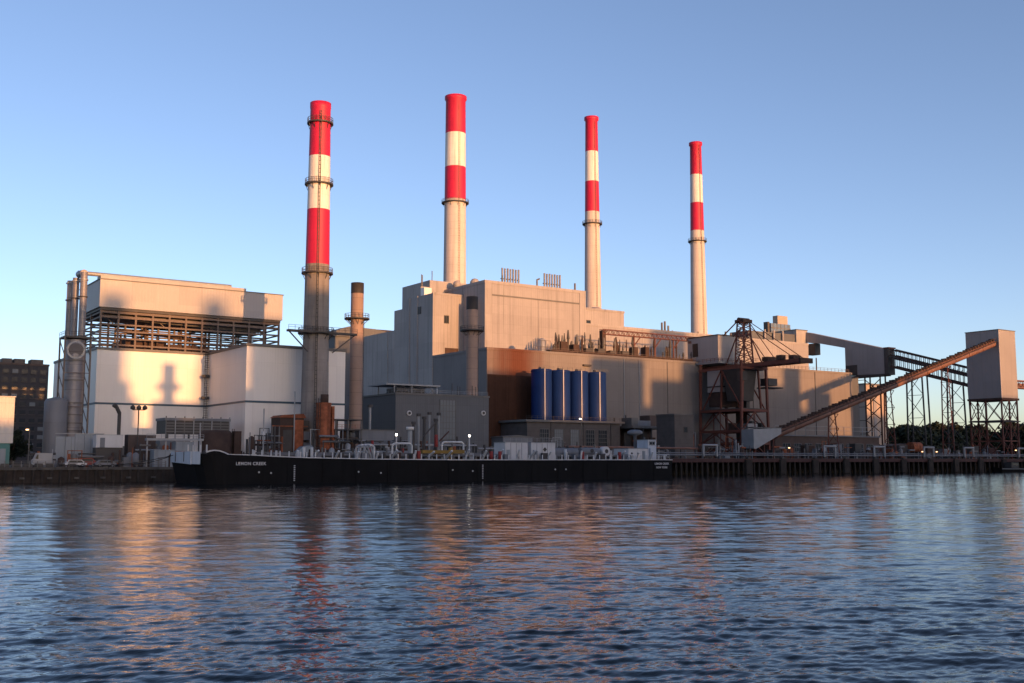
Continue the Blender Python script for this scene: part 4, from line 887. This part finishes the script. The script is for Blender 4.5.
# ------------------------------------------------------------------ yard between the quay and the plant
def rust_column():
    t = thing('rusted_column', 'bright rust coloured vertical vessel with an attached ladder behind the barge', 'vessel', (107.4, 236, GZ))
    tube('shell', (107.4, 236, GZ), (107.4, 236, 18.0), 1.75, 'rust', t, 22); tube('neck', (107.6, 236, 18.0), (107.6, 236, 20.0), .95, 'rust_dark', t, 14)
    for z in (5.5, 10.4, 14.2, 17.6): lathe('band', 107.4, 236, [(1.75, z), (1.9, z), (1.9, z + .3), (1.75, z + .3)], 'rust', t, 22, False)
    box('side_fin', 109.0, 109.6, 234.6, 236.2, GZ, 17.2, 'rust', t); ladder(t, 105.8, 234.8, GZ, 19, 'rust_dark')
    t = thing('rusted_boiler_skid', 'rusty dark equipment housing with doorway frames left of the rust vessel', 'equipment', (100, 240, GZ))
    box('housing', 97.6, 103.6, 238.6, 244, GZ, 14.4, 'rust_dark', t); prism('sloped_roof', [(97.3, 14.4), (104, 14.4), (103.4, 15.4), (98.2, 15.0)], 'y', 238.3, 244.3, 'rust', t)
    box('rust_panel', 101.2, 103.4, 238.4, 238.62, 6.2, 13.9, 'rust', t); box('doorway', 98.4, 100.6, 238.45, 238.62, GZ, 11.5, 'steel_dark', t)
    for x in (95.6, 97.4): beam('frame_post', (x, 238.4, GZ), (x, 238.4, 12.5), .22, .22, 'steel_grey', t)
    beam('frame_beam', (95.6, 238.4, 12.4), (104.5, 238.4, 12.4), .22, .22, 'rust', t); tube('vent_pipe', (101.0, 238.2, GZ), (101.0, 238.2, 20.6), .16, 'galvanised', t, 8)
    for k in range(4): box('side_duct', 103.8, 105.3, 239 + k * .1, 241, 4 + k * 2.6, 6 + k * 2.6, random.choice(('steel_dark', 'tank_grey')), t)
    prism('white_cover', [(100.2, 4), (105.2, 4), (105.2, 6.6), (103.6, 8.0), (101.6, 7.6), (100.2, 6.2)], 'y', 234.2, 236.5, 'pale_blue', t)
    t = thing('process_frame', 'dark multi level process frame between the rust vessel and the short stack', 'equipment', (113, 238, GZ))
    for x in (110.6, 113.8, 117.4):
        for y in (236, 242): beam('post', (x, y, GZ), (x, y, 14.2), .3, .3, 'steel_grey', t)
    for z in (6.4, 9.4, 11.6, 14.0): box('floor', 110.4, 117.6, 235.8, 242.2, z, z + .25, 'steel_dark', t)
    for i in range(6): lathe('vessel', 111.5 + (i % 3) * 2.3, 238.5, [(.1, 6.7 + 3 * (i // 3)), (.8, 6.8 + 3 * (i // 3)), (.8, 8.4 + 3 * (i // 3)), (.1, 8.8 + 3 * (i // 3))], random.choice(('tank_grey', 'rust_dark', 'steel_dark')), t, 12)
    handrail('railing', [(110.5, 236, 11.8), (117.5, 236, 11.8)], 'rust', t)
    t = thing('grey_tank_house', 'flat grey tank enclosure in front of the control building', 'equipment', (124, 242, GZ))
    box('casing', 118.8, 128.6, 240, 246, 8.6, 11.8, 'tank_grey', t); box('lid', 118.6, 128.8, 239.8, 246.2, 11.8, 12.0, 'steel_grey', t)
    for x in (119.4, 124, 128): beam('leg', (x, 240.3, GZ), (x, 240.3, 8.6), .35, .35, 'steel_dark', t); box('under_skid', x - .6, x + 1.2, 242, 244, GZ, 6.4, 'steel_dark', t)
    tube('flue', (122.2, 241, 12), (122.2, 241, 17.5), .3, 'galvanised', t, 10); box('flue_cap', 121.7, 122.7, 240.5, 241.5, 17.5, 18.2, 'steel_dark', t)
    for i, (x0, x1, y, z) in enumerate(((112, 140, 233.6, 6.4), (118, 150, 235.2, 8.2), (150, 186, 234.6, 7.4))):
        t = thing('pipe_rack', ['low pipe rack behind the barge hose crane', 'upper pipe rack in front of the control building', 'pipe rack between the white deck houses and the brick silo house'][i], 'pipe rack', (x0, y, GZ))
        for k in range(3): tube('pipe', (x0, y + k * .7, z + .15 * (k % 2)), (x1, y + k * .7, z + .15 * (k % 2)), .22 + .06 * (k % 2), 'galvanised' if k != 1 else 'steel_grey', t, 8)
        n = int((x1 - x0) / 4.5)
        for k in range(n + 1): beam('rack_post', (x0 + k * 4.5, y + .7, GZ), (x0 + k * 4.5, y + .7, z + .7), .25, .9, 'steel_grey', t)
        for k in range(n): tube('valve', (x0 + 2 + k * 4.5, y, z - .5), (x0 + 2 + k * 4.5, y, z + 1.0), .34, random.choice(('steel_dark', 'steel_grey', 'red_gear', 'rust_dark')), t, 8)
    # switchgear boxes, low sheds behind the barge
    lab = [('long dark red low shed roof right of the control building', 'rust_dark', 128.5, 139.5, 244, 250, 7.4), ('low grey cabin left of the silo house', 'tank_grey', 173.5, 184, 258, 264, 11.0), ('small dark plant room beneath the control building wall', 'steel_dark', 150, 153.6, 246, 250, 8.0), ('dark brown switch room between silo house and barge', 'brick_dark', 186.5, 193.0, 248, 252, 7.2)]
    for l, m, x0, x1, y0, y1, h in lab:
        t = thing('plant_shed', l, 'shed', ((x0 + x1) / 2, y0, GZ)); box('wall', x0, x1, y0, y1, GZ, h, m, t); prism('roof', [(x0 - .3, h), (x1 + .3, h), (x1 + .3, h + .25), ((x0 + x1) / 2, h + .7), (x0 - .3, h + .25)], 'y', y0 - .3, y1 + .3, 'steel_grey', t); box('door', x0 + .6, x0 + 1.6, y0 - .08, y0 + .02, GZ, GZ + 2.1, 'steel_dark', t); box('vent', x1 - 1.6, x1 - .6, y0 - .08, y0 + .02, GZ + 2, GZ + 3, 'galvanised', t)
rust_column()
def left_yard():
    t = thing('dark_round_tank', 'dark brown round tank behind the bow of the barge', 'tank', (82.4, 237, GZ))
    lathe('shell', 82.4, 239, [(3.7, GZ), (3.7, 10.4), (3.3, 11.0), (.1, 11.3)], 'rust_dark', t, 28); ladder(t, 86.2, 238, GZ, 11.5, 'steel_dark'); box('side_box', 86.0, 87.6, 236.5, 238.5, GZ, 11.0, 'rust_dark', t)
    t = thing('cooling_skid', 'wide dark louvred cooler raised on a frame before the cream wall', 'equipment', (79, 250, GZ))
    box('casing', 74.4, 89.6, 250, 257, 10.6, 13.6, 'steel_dark', t); box('top_rim', 74.2, 89.8, 249.8, 257.2, 13.6, 14.2, 'tank_grey', t)
    for k in range(8): box('bay_post', 74.4 + k * 2.15, 74.6 + k * 2.15, 249.8, 250.02, 8, 14.6, 'galvanised' if k % 2 else 'steel_grey', t)
    for k in range(4): box('louvre', 74.6, 89.4, 249.9, 250.05, 10.9 + k * .65, 11.2 + k * .65, 'steel_grey', t)
    for x in (75, 80, 85, 89): beam('leg', (x, 250.4, GZ), (x, 250.4, 10.6), .35, .35, 'steel_dark', t)
    box('lower_unit', 73, 80, 249, 253, 7, 9.4, 'tank_grey', t)
    t = thing('cable_bridge', 'pale steel walkway bridge on posts behind the bow', 'walkway', (70, 238, GZ))
    box('deck', 66.5, 79, 236.6, 238, 8.7, 9.2, 'galvanised', t); handrail('railing', [(66.5, 236.6, 9.2), (79, 236.6, 9.2)], 'galvanised', t, .9, 1.5, .06)
    for x in (66.8, 70.8, 74.8, 78.6): beam('post', (x, 237.2, GZ), (x, 237.2, 8.7), .3, .3, 'galvanised', t)
    for i, (x0, x1, y, z0, z1, m, l) in enumerate(((67.5, 72.0, 234.2, GZ, 6.6, 'pale_blue', 'pale grey container at the quay edge left of the bow'), (57.6, 63.2, 243, GZ, 9.9, 'white', 'white container with a dark base left of the flood lamp'), (64.6, 70.6, 244, GZ, 10.0, 'brick_dark', 'dark brown shed below the flood lamp'), (72.6, 76.4, 236, GZ, 8.4, 'pale_blue', 'pale portable cabin half hidden by the white bow'))):
        t = thing('container', l, 'container', ((x0 + x1) / 2, y, z0)); b0 = z0 if i != 1 else z0 + 4.2
        box('shell', x0, x1, y, y + 3, b0, z1, m, t); box('roof', x0 - .05, x1 + .05, y - .05, y + 3.05, z1, z1 + .1, 'galvanised', t)
        for k in range(5): box('rib', x0 + .3 + k * (x1 - x0 - .7) / 4, x0 + .4 + k * (x1 - x0 - .7) / 4, y - .06, y + .01, b0 + .1, z1 - .1, m, t)
        if i == 1: box('base', x0, x1, y + .2, y + 2.8, z0, b0 - .02, 'steel_dark', t)
        box('door', x0 + .8, x0 + 1.8, y - .09, y - .02, b0, b0 + 2.1, 'tank_grey', t)
    t = thing('flood_lamp', 'tall flood lamp post with three dark heads before the cream wall', 'lamp post', (66.2, 242.5, GZ))
    tube('pole', (66.2, 242.5, GZ), (66.2, 242.5, 15.8), .14, 'steel_dark', t, 8); box('cross_arm', 64.9, 67.5, 242.4, 242.6, 15.4, 15.6, 'steel_dark', t)
    for x in (64.9, 66.2, 67.5): lathe('lamp_head', x, 242.4, [(.15, 15.5), (.55, 15.7), (.55, 16.2), (.1, 16.5)], 'steel_dark', t, 10)
    t = thing('vent_goose_neck', 'bent dark vent pipe in front of the cream wall', 'pipe', (63, 246, GZ)); tube('pipe', (63, 246, GZ), (63, 246, 15.0), .4, 'steel_dark', t, 10); tube('bend', (63, 246, 14.8), (62.2, 246, 16.4), .42, 'steel_dark', t, 10); tube('mouth', (62.2, 246, 16.3), (61.6, 246, 16.7), .5, 'steel_dark', t, 10)
    t = thing('grey_storage_tank', 'tall plain grey tank left of the ribbed duct', 'tank', (53.4, 268, GZ)); lathe('shell', 54.2, 268, [(2.6, GZ), (2.6, 18.0), (2.2, 18.7), (.1, 19.2)], 'tank_grey', t, 28)
    for z in (8, 13): lathe('hoop', 54.2, 268, [(2.6, z), (2.68, z), (2.68, z + .2), (2.6, z + .2)], 'tank_grey', t, 28, False)
    t = thing('site_hoarding', 'pale blue grey hoarding wall at the foot of the ribbed duct', 'wall', (56, 250, GZ))
    for k in range(5): box('panel', 50.8 + k * 2.0, 52.74 + k * 2.0, 250, 250.3, GZ, 10.2 if k > 1 else 9.6, 'pale_blue', t)
    box('cap_rail', 50.7, 60.9, 249.9, 250.4, 10.2, 10.35, 'galvanised', t)
    # van and cars
    def vehicle(name, label, x, y, L, H, body, cab, cat='car'):
        t = thing(name, label, cat, (x, y, GZ))
        pr_ = [(x, GZ + .45), (x + L, GZ + .45), (x + L, GZ + H * .55), (x + L * .94, GZ + H * .58), (x + L * .76, GZ + H), (x + L * .22, GZ + H), (x + L * .06, GZ + H * .6), (x, GZ + H * .56)] if cat == 'car' else [(x, GZ + .5), (x + L, GZ + .5), (x + L, GZ + H), (x + L * .3, GZ + H), (x + L * .22, GZ + H), (x + L * .1, GZ + H * .62), (x, GZ + H * .5)]
        prism('body', pr_, 'y', y, y + 1.9, body, t)
        if cat == 'car': prism('side_window', [(x + L * .14, GZ + H * .62), (x + L * .84, GZ + H * .62), (x + L * .74, GZ + H * .93), (x + L * .25, GZ + H * .93)], 'y', y - .02, y, 'glass_dark', t)
        else: prism('side_window', [(x + L * .12, GZ + H * .6), (x + L * .28, GZ + H * .6), (x + L * .28, GZ + H * .9), (x + L * .22, GZ + H * .9)], 'y', y - .02, y, 'glass_dark', t)
        for wx in (x + L * .2, x + L * .8): w = tube('wheel', (wx, y - .03, GZ + .36), (wx, y + .25, GZ + .36), .36, 'rubber', t, 16); tube('rim', (wx, y - .05, GZ + .36), (wx, y - .02, GZ + .36), .2, 'galvanised', w, 12)
        box('headlight', x - .03, x + .06, y + .2, y + .6, GZ + .75, GZ + .95, 'white', t); box('bumper', x - .08, x + .1, y + .05, y + 1.85, GZ + .42, GZ + .62, 'rubber', t)
    vehicle('parked_van', 'pale grey box van standing at the quay edge on the far left', 43.4, 234.0, 3.6, 2.9, 'galvanised', 'galvanised', 'van')
    vehicle('parked_car', 'white car parked left of a red car below the ribbed duct', 50.0, 236.5, 4.4, 1.55, 'white', 'white')
    vehicle('parked_car', 'dark red car parked right behind the white car', 52.8, 239.4, 4.4, 1.9, 'red_gear', 'red_gear')
    vehicle('parked_car', 'blue grey car parked rightmost beside the quay fence', 56.2, 236.8, 4.3, 1.5, 'tank_grey', 'tank_grey')
    # quay fence
    t = thing('quay_fence', 'low dark post and rail fence on the left quay', 'fence', (20, 232.4, GZ))
    for k in range(34): beam('post', (20 + k * 1.5, 232.4, GZ), (20 + k * 1.5, 232.4, GZ + 1.3), .12, .12, 'steel_grey', t)
    for z in (.5, .95, 1.3): beam('rail', (20, 232.4, GZ + z), (69.5, 232.4, GZ + z), .07, .07, 'steel_grey', t)
    t = thing('concrete_barriers', 'row of pale concrete blocks beside the quay fence', 'barrier', (30, 233, GZ))
    for k in range(9): prism('block', [(33 + k * 2.1, GZ), (34.8 + k * 2.1, GZ), (34.6 + k * 2.1, GZ + .8), (33.2 + k * 2.1, GZ + .8)], 'y', 233.0, 233.6, 'concrete_quay', t)
    # sunlit metal shed at the left edge
    t = thing('sunlit_shed', 'glowing cream metal shed on a teal base at the left edge', 'building', (36, 262, GZ))
    box('wall', 24, 43.9, 260, 280, 8.2, 18.4, 'shed_cream', t); box('roof', 23.8, 44.1, 259.8, 280.2, 18.4, 18.6, 'galvanised', t); box('base', 24.4, 43.4, 260.4, 279, GZ, 8.19, 'teal', t)
    for k in range(4): box('bay_door', 25.5 + k * 4.6, 28.8 + k * 4.6, 260.28, 260.42, GZ, 7, 'pale_blue', t)
left_yard()
def valve_station(label, x0, x1, y0, y1, base, hmax, n, seed):
    rg = random.Random(seed); t = thing('valve_station', label, 'pipework', ((x0 + x1) / 2, y0, base))
    for k in range(n):
        x = rg.uniform(x0, x1); y = rg.uniform(y0, y1); h = hmax * rg.uniform(.3, 1.0) ** 1.4; c = rg.random()
        m = rg.choice(('steel_dark', 'steel_dark', 'rust_dark', 'steel_grey', 'tank_grey', 'galvanised', 'rust'))
        if c < .36: tube('riser_pipe', (x, y, base), (x, y, base + h), rg.uniform(.08, .3), m, t, 8)
        elif c < .58:
            L = rg.uniform(2, 6); z = base + h * .8; tube('header_pipe', (x, y, z), (min(x + L, x1 + 1), y, z), rg.uniform(.1, .28), m, t, 8); beam('pipe_prop', (x + .2, y, base), (x + .2, y, z), .14, .14, 'steel_dark', t)
        elif c < .78: w = rg.uniform(.6, 2.4); box('equipment_box', x, x + w, y, y + rg.uniform(.6, 1.6), base, base + h * .6, m, t)
        elif c < .88: lathe('small_vessel', x, y, [(.1, base + .5), (.7, base + .8), (.7, base + h * .6 + 1), (.1, base + h * .6 + 1.4)], m, t, 12); tube('vessel_leg', (x, y, base), (x, y, base + .6), .3, 'steel_dark', t, 8)
        else:
            w = rg.uniform(1.8, 3.6)
            for xx in (x, x + w): beam('frame_post', (xx, y, base), (xx, y, base + h), .16, .16, m, t)
            for z in (h * .5, h - .1): beam('frame_beam', (x, y, base + z), (x + w, y, base + z), .14, .14, m, t)
    return t
valve_station('tangle of dark pipes and boxes behind the bow right of the round tank', 87.5, 97, 233, 241, GZ, 9.5, 42, 11)
valve_station('dark pipework around the foot of the rust coloured vessel', 103.5, 112, 232.6, 236, GZ, 9.0, 34, 12)
valve_station('low dark pipework between the process frame and the control building', 112.5, 130, 233, 246, GZ, 8.5, 60, 13)
valve_station('pipes and small vessels below the right half of the control building', 131, 152, 236, 256, GZ, 7.5, 52, 14)
valve_station('dark plant gear between the control building and the silo house', 172, 192, 236, 262, GZ, 8.5, 48, 15)
valve_station('dark pipework in front of the brick silo house', 193, 231, 240, 262, GZ, 6.5, 60, 16)
valve_station('frames and ducts under the flat roofed shelter right of the silos', 230, 250, 255, 264, GZ, 10.5, 44, 17)
valve_station('low clutter on the yard behind the parked cars', 44, 66, 236, 246, GZ, 4.2, 40, 18)
valve_station('dark gear in front of the louvred cooler left of the bow', 64, 80, 233, 246, GZ, 6.0, 34, 19)
valve_station('pipes and posts on the pier right of the feed hopper', 273, 300, 239, 250, PZ, 6.0, 46, 20)
valve_station('dark gear on the pier below the middle of the conveyor', 300, 340, 239, 251, PZ, 6.0, 56, 21)
valve_station('dark gear on the pier between the trestles and the right tower', 352, 398, 239, 251, PZ, 5.5, 56, 22)
valve_station('machinery at the foot of the coal crane', 244, 262, 239, 252, PZ, 7.0, 40, 23)
def yard_light(x, y, h, label, m='lamp_glow'):
    t = thing('yard_lamp', label, 'lamp post', (x, y, GZ)); tube('pole', (x, y, GZ), (x, y, h), .12, 'steel_grey', t, 8); box('arm', x - .6, x + .1, y - .1, y + .1, h, h + .15, 'steel_grey', t); tube('bulb', (x - .5, y, h - .25), (x - .5, y, h + .02), .3, m, t, 10)
yard_light(208.5, 266.0, 17.4, 'lit lamp on a pole at the right end of the silo house')
yard_light(47.6, 262, 11.4, 'warm lit lamp between the dark apartment block and grey tank', 'lamp_amber')
for i, (x, y, h) in enumerate(((278, 243, 8.6), (343.5, 238.4, 7.6), (352, 238.4, 7.6), (404, 238.6, 8.4))): yard_light(x, y, h, ['small lit lamp beside the feed hopper on the pier', 'small lit lamp beside the middle pier pipe loop', 'small lit lamp right of the middle pier pipe loop', 'small lit lamp at the foot of the right tower'][i], 'lamp_amber')
def pier_yard():
    # low buildings and gear behind the pier, right half
    t = thing('pier_workshop', 'long low dark workshop with a roof deck behind the pier', 'building', (300, 262, GZ))
    box('wall', 292, 350, 262, 274, GZ, 13.0, 'brick_dark', t); box('roof_slab', 291.5, 350.5, 261.5, 274.5, 13, 13.5, 'tank_grey', t); handrail('railing', [(291.6, 261.6, 13.5), (350.4, 261.6, 13.5)], 'galvanised', t, 3.2, 5, .14)
    for k in range(9): window(t, 296 + k * 5.8, 299.6 + k * 5.8, 261.98, 7.4, 10.4, 3, 2, 'tank_grey', 'glass_dark', .12)
    t = thing('coal_shed', 'rust orange low shed under the conveyor near the right trestles', 'shed', (345, 258, GZ)); box('wall', 352, 372, 258, 266, GZ, 9.4, 'rust', t); prism('roof', [(351.6, 9.4), (372.4, 9.4), (372.4, 9.9), (362, 10.8), (351.6, 9.9)], 'y', 257.6, 266.4, 'rust_dark', t); box('door', 355, 359, 257.9, 258.02, GZ, 8, 'rust_dark', t)
    t = thing('orange_tank', 'bright orange brown drum tank behind the right pier', 'tank', (349, 244, PZ)); tube('shell', (346.5, 246, 9.2), (352, 246, 9.2), 1.9, 'rust', t, 18)
    for x in (347.4, 351): box('saddle', x - .2, x + .2, 244.9, 247.1, PZ, 8.2, 'steel_dark', t)
    for i in range(10):
        x = 276 + i * 13.5 + random.uniform(-3, 3); w = random.uniform(2.5, 5.5); h = random.uniform(2, 5.2)
        t = thing('pier_cabinet', ['squat dark cabinet', 'boxy rust brown cabinet', 'grey steel cabinet', 'tall dark cabinet', 'dark red cabinet'][i % 5] + ' on the pier, ' + ['just right of the feed hopper', 'left of the first pipe loop', 'right of the first pipe loop', 'between the first and second loops', 'right of the second pipe loop', 'below the middle of the conveyor', 'left of the orange tank', 'right of the orange tank', 'left of the right tower legs', 'below the right tower'][i], 'cabinet', (x, 247, PZ))
        box('casing', x, x + w, 246.5, 249, PZ, PZ + h, ('steel_dark', 'rust_dark', 'tank_grey', 'steel_dark', 'dark_red')[i % 5], t); box('lid', x - .1, x + w + .1, 246.4, 249.1, PZ + h, PZ + h + .15, 'steel_grey', t); box('door', x + .3, x + 1.2, 246.42, 246.52, PZ, PZ + min(h, 2) - .1, 'galvanised', t)
    t = thing('moored_launch', 'small dark work launch moored at the right end of the pier', 'boat', (385, 232, 0))
    solid('hull', [(378, 233, 1.9), (380, 230.6, 1.5), (398, 230.4, 1.4), (398, 235.4, 1.4), (380, 235.2, 1.5), (379.5, 233, -.4), (381, 231.4, -.5), (398, 231.2, -.5), (398, 234.8, -.5), (381, 234.4, -.5)], [(0, 1, 2, 3, 4), (5, 9, 8, 7, 6), (0, 5, 6, 1), (1, 6, 7, 2), (2, 7, 8, 3), (3, 8, 9, 4), (4, 9, 5, 0)], 'hull_black', t)
    beam('rubbing_strake', (380, 230.5, 1.2), (398, 230.3, 1.1), .14, .2, 'galvanised', t); box('wheelhouse', 388, 393, 231.5, 234.4, 1.3, 3.6, 'steel_dark', t); box('wheelhouse_window', 388.4, 392.6, 231.44, 231.52, 2.5, 3.2, 'glass_dark', t)
pier_yard()

# ------------------------------------------------------------------ background buildings and trees
def apartment():
    t = thing('apartment_block', 'dark brick apartment slab with rows of windows behind the left yard', 'building', (60, 420, GZ))
    box('wall', 22, 81.8, 420, 438, GZ, 38.6, 'brick_apartment', t); box('parapet', 21.8, 82.0, 419.8, 438.2, 38.6, 39.3, 'brick_dark', t)
    for x, w in ((66.8, 3.2), (70.8, 3.6), (76.4, 4.2)): box('roof_house', x, x + w, 424, 430, 39.3, 41.2, 'brick_grey', t)
    for i in range(18):
        for j in range(11):
            x = 26.2 + i * 3.1; z = 6.2 + j * 2.95
            g = random.random(); w = box('window', x, x + 1.9, 419.86, 420.1, z, z + 1.35, 'glass_pale' if g < .16 else 'glass_dark', t)
            if x > 60: box('sill', x - .1, x + 2.0, 419.7, 419.98, z - .28, z - .06, 'brick_grey', w)
    g = thing('glass_tower', 'far blue glass tower with a brown stepped top above the long hall', 'building', (905, 800, GZ))
    box('wall', 890, 921, 800, 810, GZ, 153, 'glass_tower', g); box('crown', 903, 919, 802, 809, 153, 162.5, 'tower_tan', g); box('side_shaft', 887, 890, 802, 808, GZ, 154.5, 'brick_grey', g)
    for k in range(7): box('floor_band', 889.9, 921.1, 799.7, 800.05, 123 + k * 4.1, 124 + k * 4.1, 'steel_grey', g)
    for k in range(5): box('mullion', 893 + k * 6, 893.8 + k * 6, 799.75, 800.02, 118, 153, 'steel_grey', g)
    h = thing('far_roofs', 'bluish low building in the gap left of the orange brown stack', 'building', (235, 470, GZ)); box('wall', 219, 262, 470, 500, GZ, 63.5, 'clad_grey', h); prism('roof', [(218, 63.5), (263, 63.5), (263, 64.8), (240, 68.2), (226, 68.6), (218, 65.8)], 'y', 469, 501, 'clad_grey', h); box('plant_room', 236, 258, 474, 490, 64, 68.8, 'rust_dark', h)
apartment()
def leaf_crown(seed, n=3600):
    rng = random.Random(seed); v = []; f = []
    clumps = [(rng.gauss(0, .42), rng.gauss(0, .42), rng.uniform(.15, 1.0), rng.uniform(.22, .42)) for _ in range(16)]
    for k in range(n):
        cx, cy, cz, cr = rng.choice(clumps); d = Vector((rng.gauss(0, 1), rng.gauss(0, 1), rng.gauss(0, 1))).normalized() * cr * rng.uniform(.55, 1.05)
        c = Vector((cx, cy, cz)) + d * Vector((1, 1, .8)).length / 1.6
        a = Vector((rng.gauss(0, 1), rng.gauss(0, 1), rng.gauss(0, 1))).normalized(); b = a.cross(Vector((rng.gauss(0, 1), rng.gauss(0, 1), rng.gauss(0, 1)))).normalized(); s = rng.uniform(.05, .10)
        i = len(v); v += [c - a * s, c + b * s * .7, c + a * s, c - b * s * .7]; f.append((i, i + 1, i + 2, i + 3))
    me = bpy.data.meshes.new('leaf_crown'); me.from_pydata([tuple(q) for q in v], [], f); me.materials.append(MATS['leaf']); return me
CROWNS = [leaf_crown(s) for s in (1, 2, 3)]
def tree(i, x, y, h, w, label):
    t = thing('tree', label, 'tree', (x, y, GZ), 'trees behind the right pier')
    tube('trunk', (x, y, GZ - .2), (x, y, GZ + h * .5), .45, 'bark', t, 8, .25)
    for k in range(4): a = k * 1.6 + i; tube('limb', (x, y, GZ + h * (.3 + .04 * k)), (x + math.cos(a) * w * .3, y + math.sin(a) * w * .3, GZ + h * (.55 + .06 * k)), .22, 'bark', t, 6, .1)
    link('crown', CROWNS[i % 3], Matrix.Translation((x, y, GZ + h * .18)) @ Matrix.Rotation(i * 1.3, 4, 'Z') @ Matrix.Diagonal((w * .62, w * .62, h * .66, 1)), t)
tl = ['leafy tree just right of the rear annex', 'second tree from the left behind the trestles', 'third tree from the left behind the trestles', 'fourth tree from the left behind the trestles', 'fifth tree from the left behind the trestles', 'sixth tree from the left, left of the right tower', 'seventh tree from the left, behind the right tower legs', 'rightmost tree behind the right tower legs']
for i in range(8): tree(i, 585 + i * 29, 425 + (i * 37) % 30, 23.5 + (i * 7) % 6, 32, tl[i])
tree(8, 55.5, 330, 9.5, 8, 'small dark tree in front of the apartment block')
b_ = thing('embankment', 'long dark hedge bank behind the right pier', 'hedge', (620, 440, GZ))
prism('bank', [(455, 2.8), (490, 2.8), (484, 21), (470, 25.5), (459, 19)], 'x', 560, 1200, 'leaf', b_)
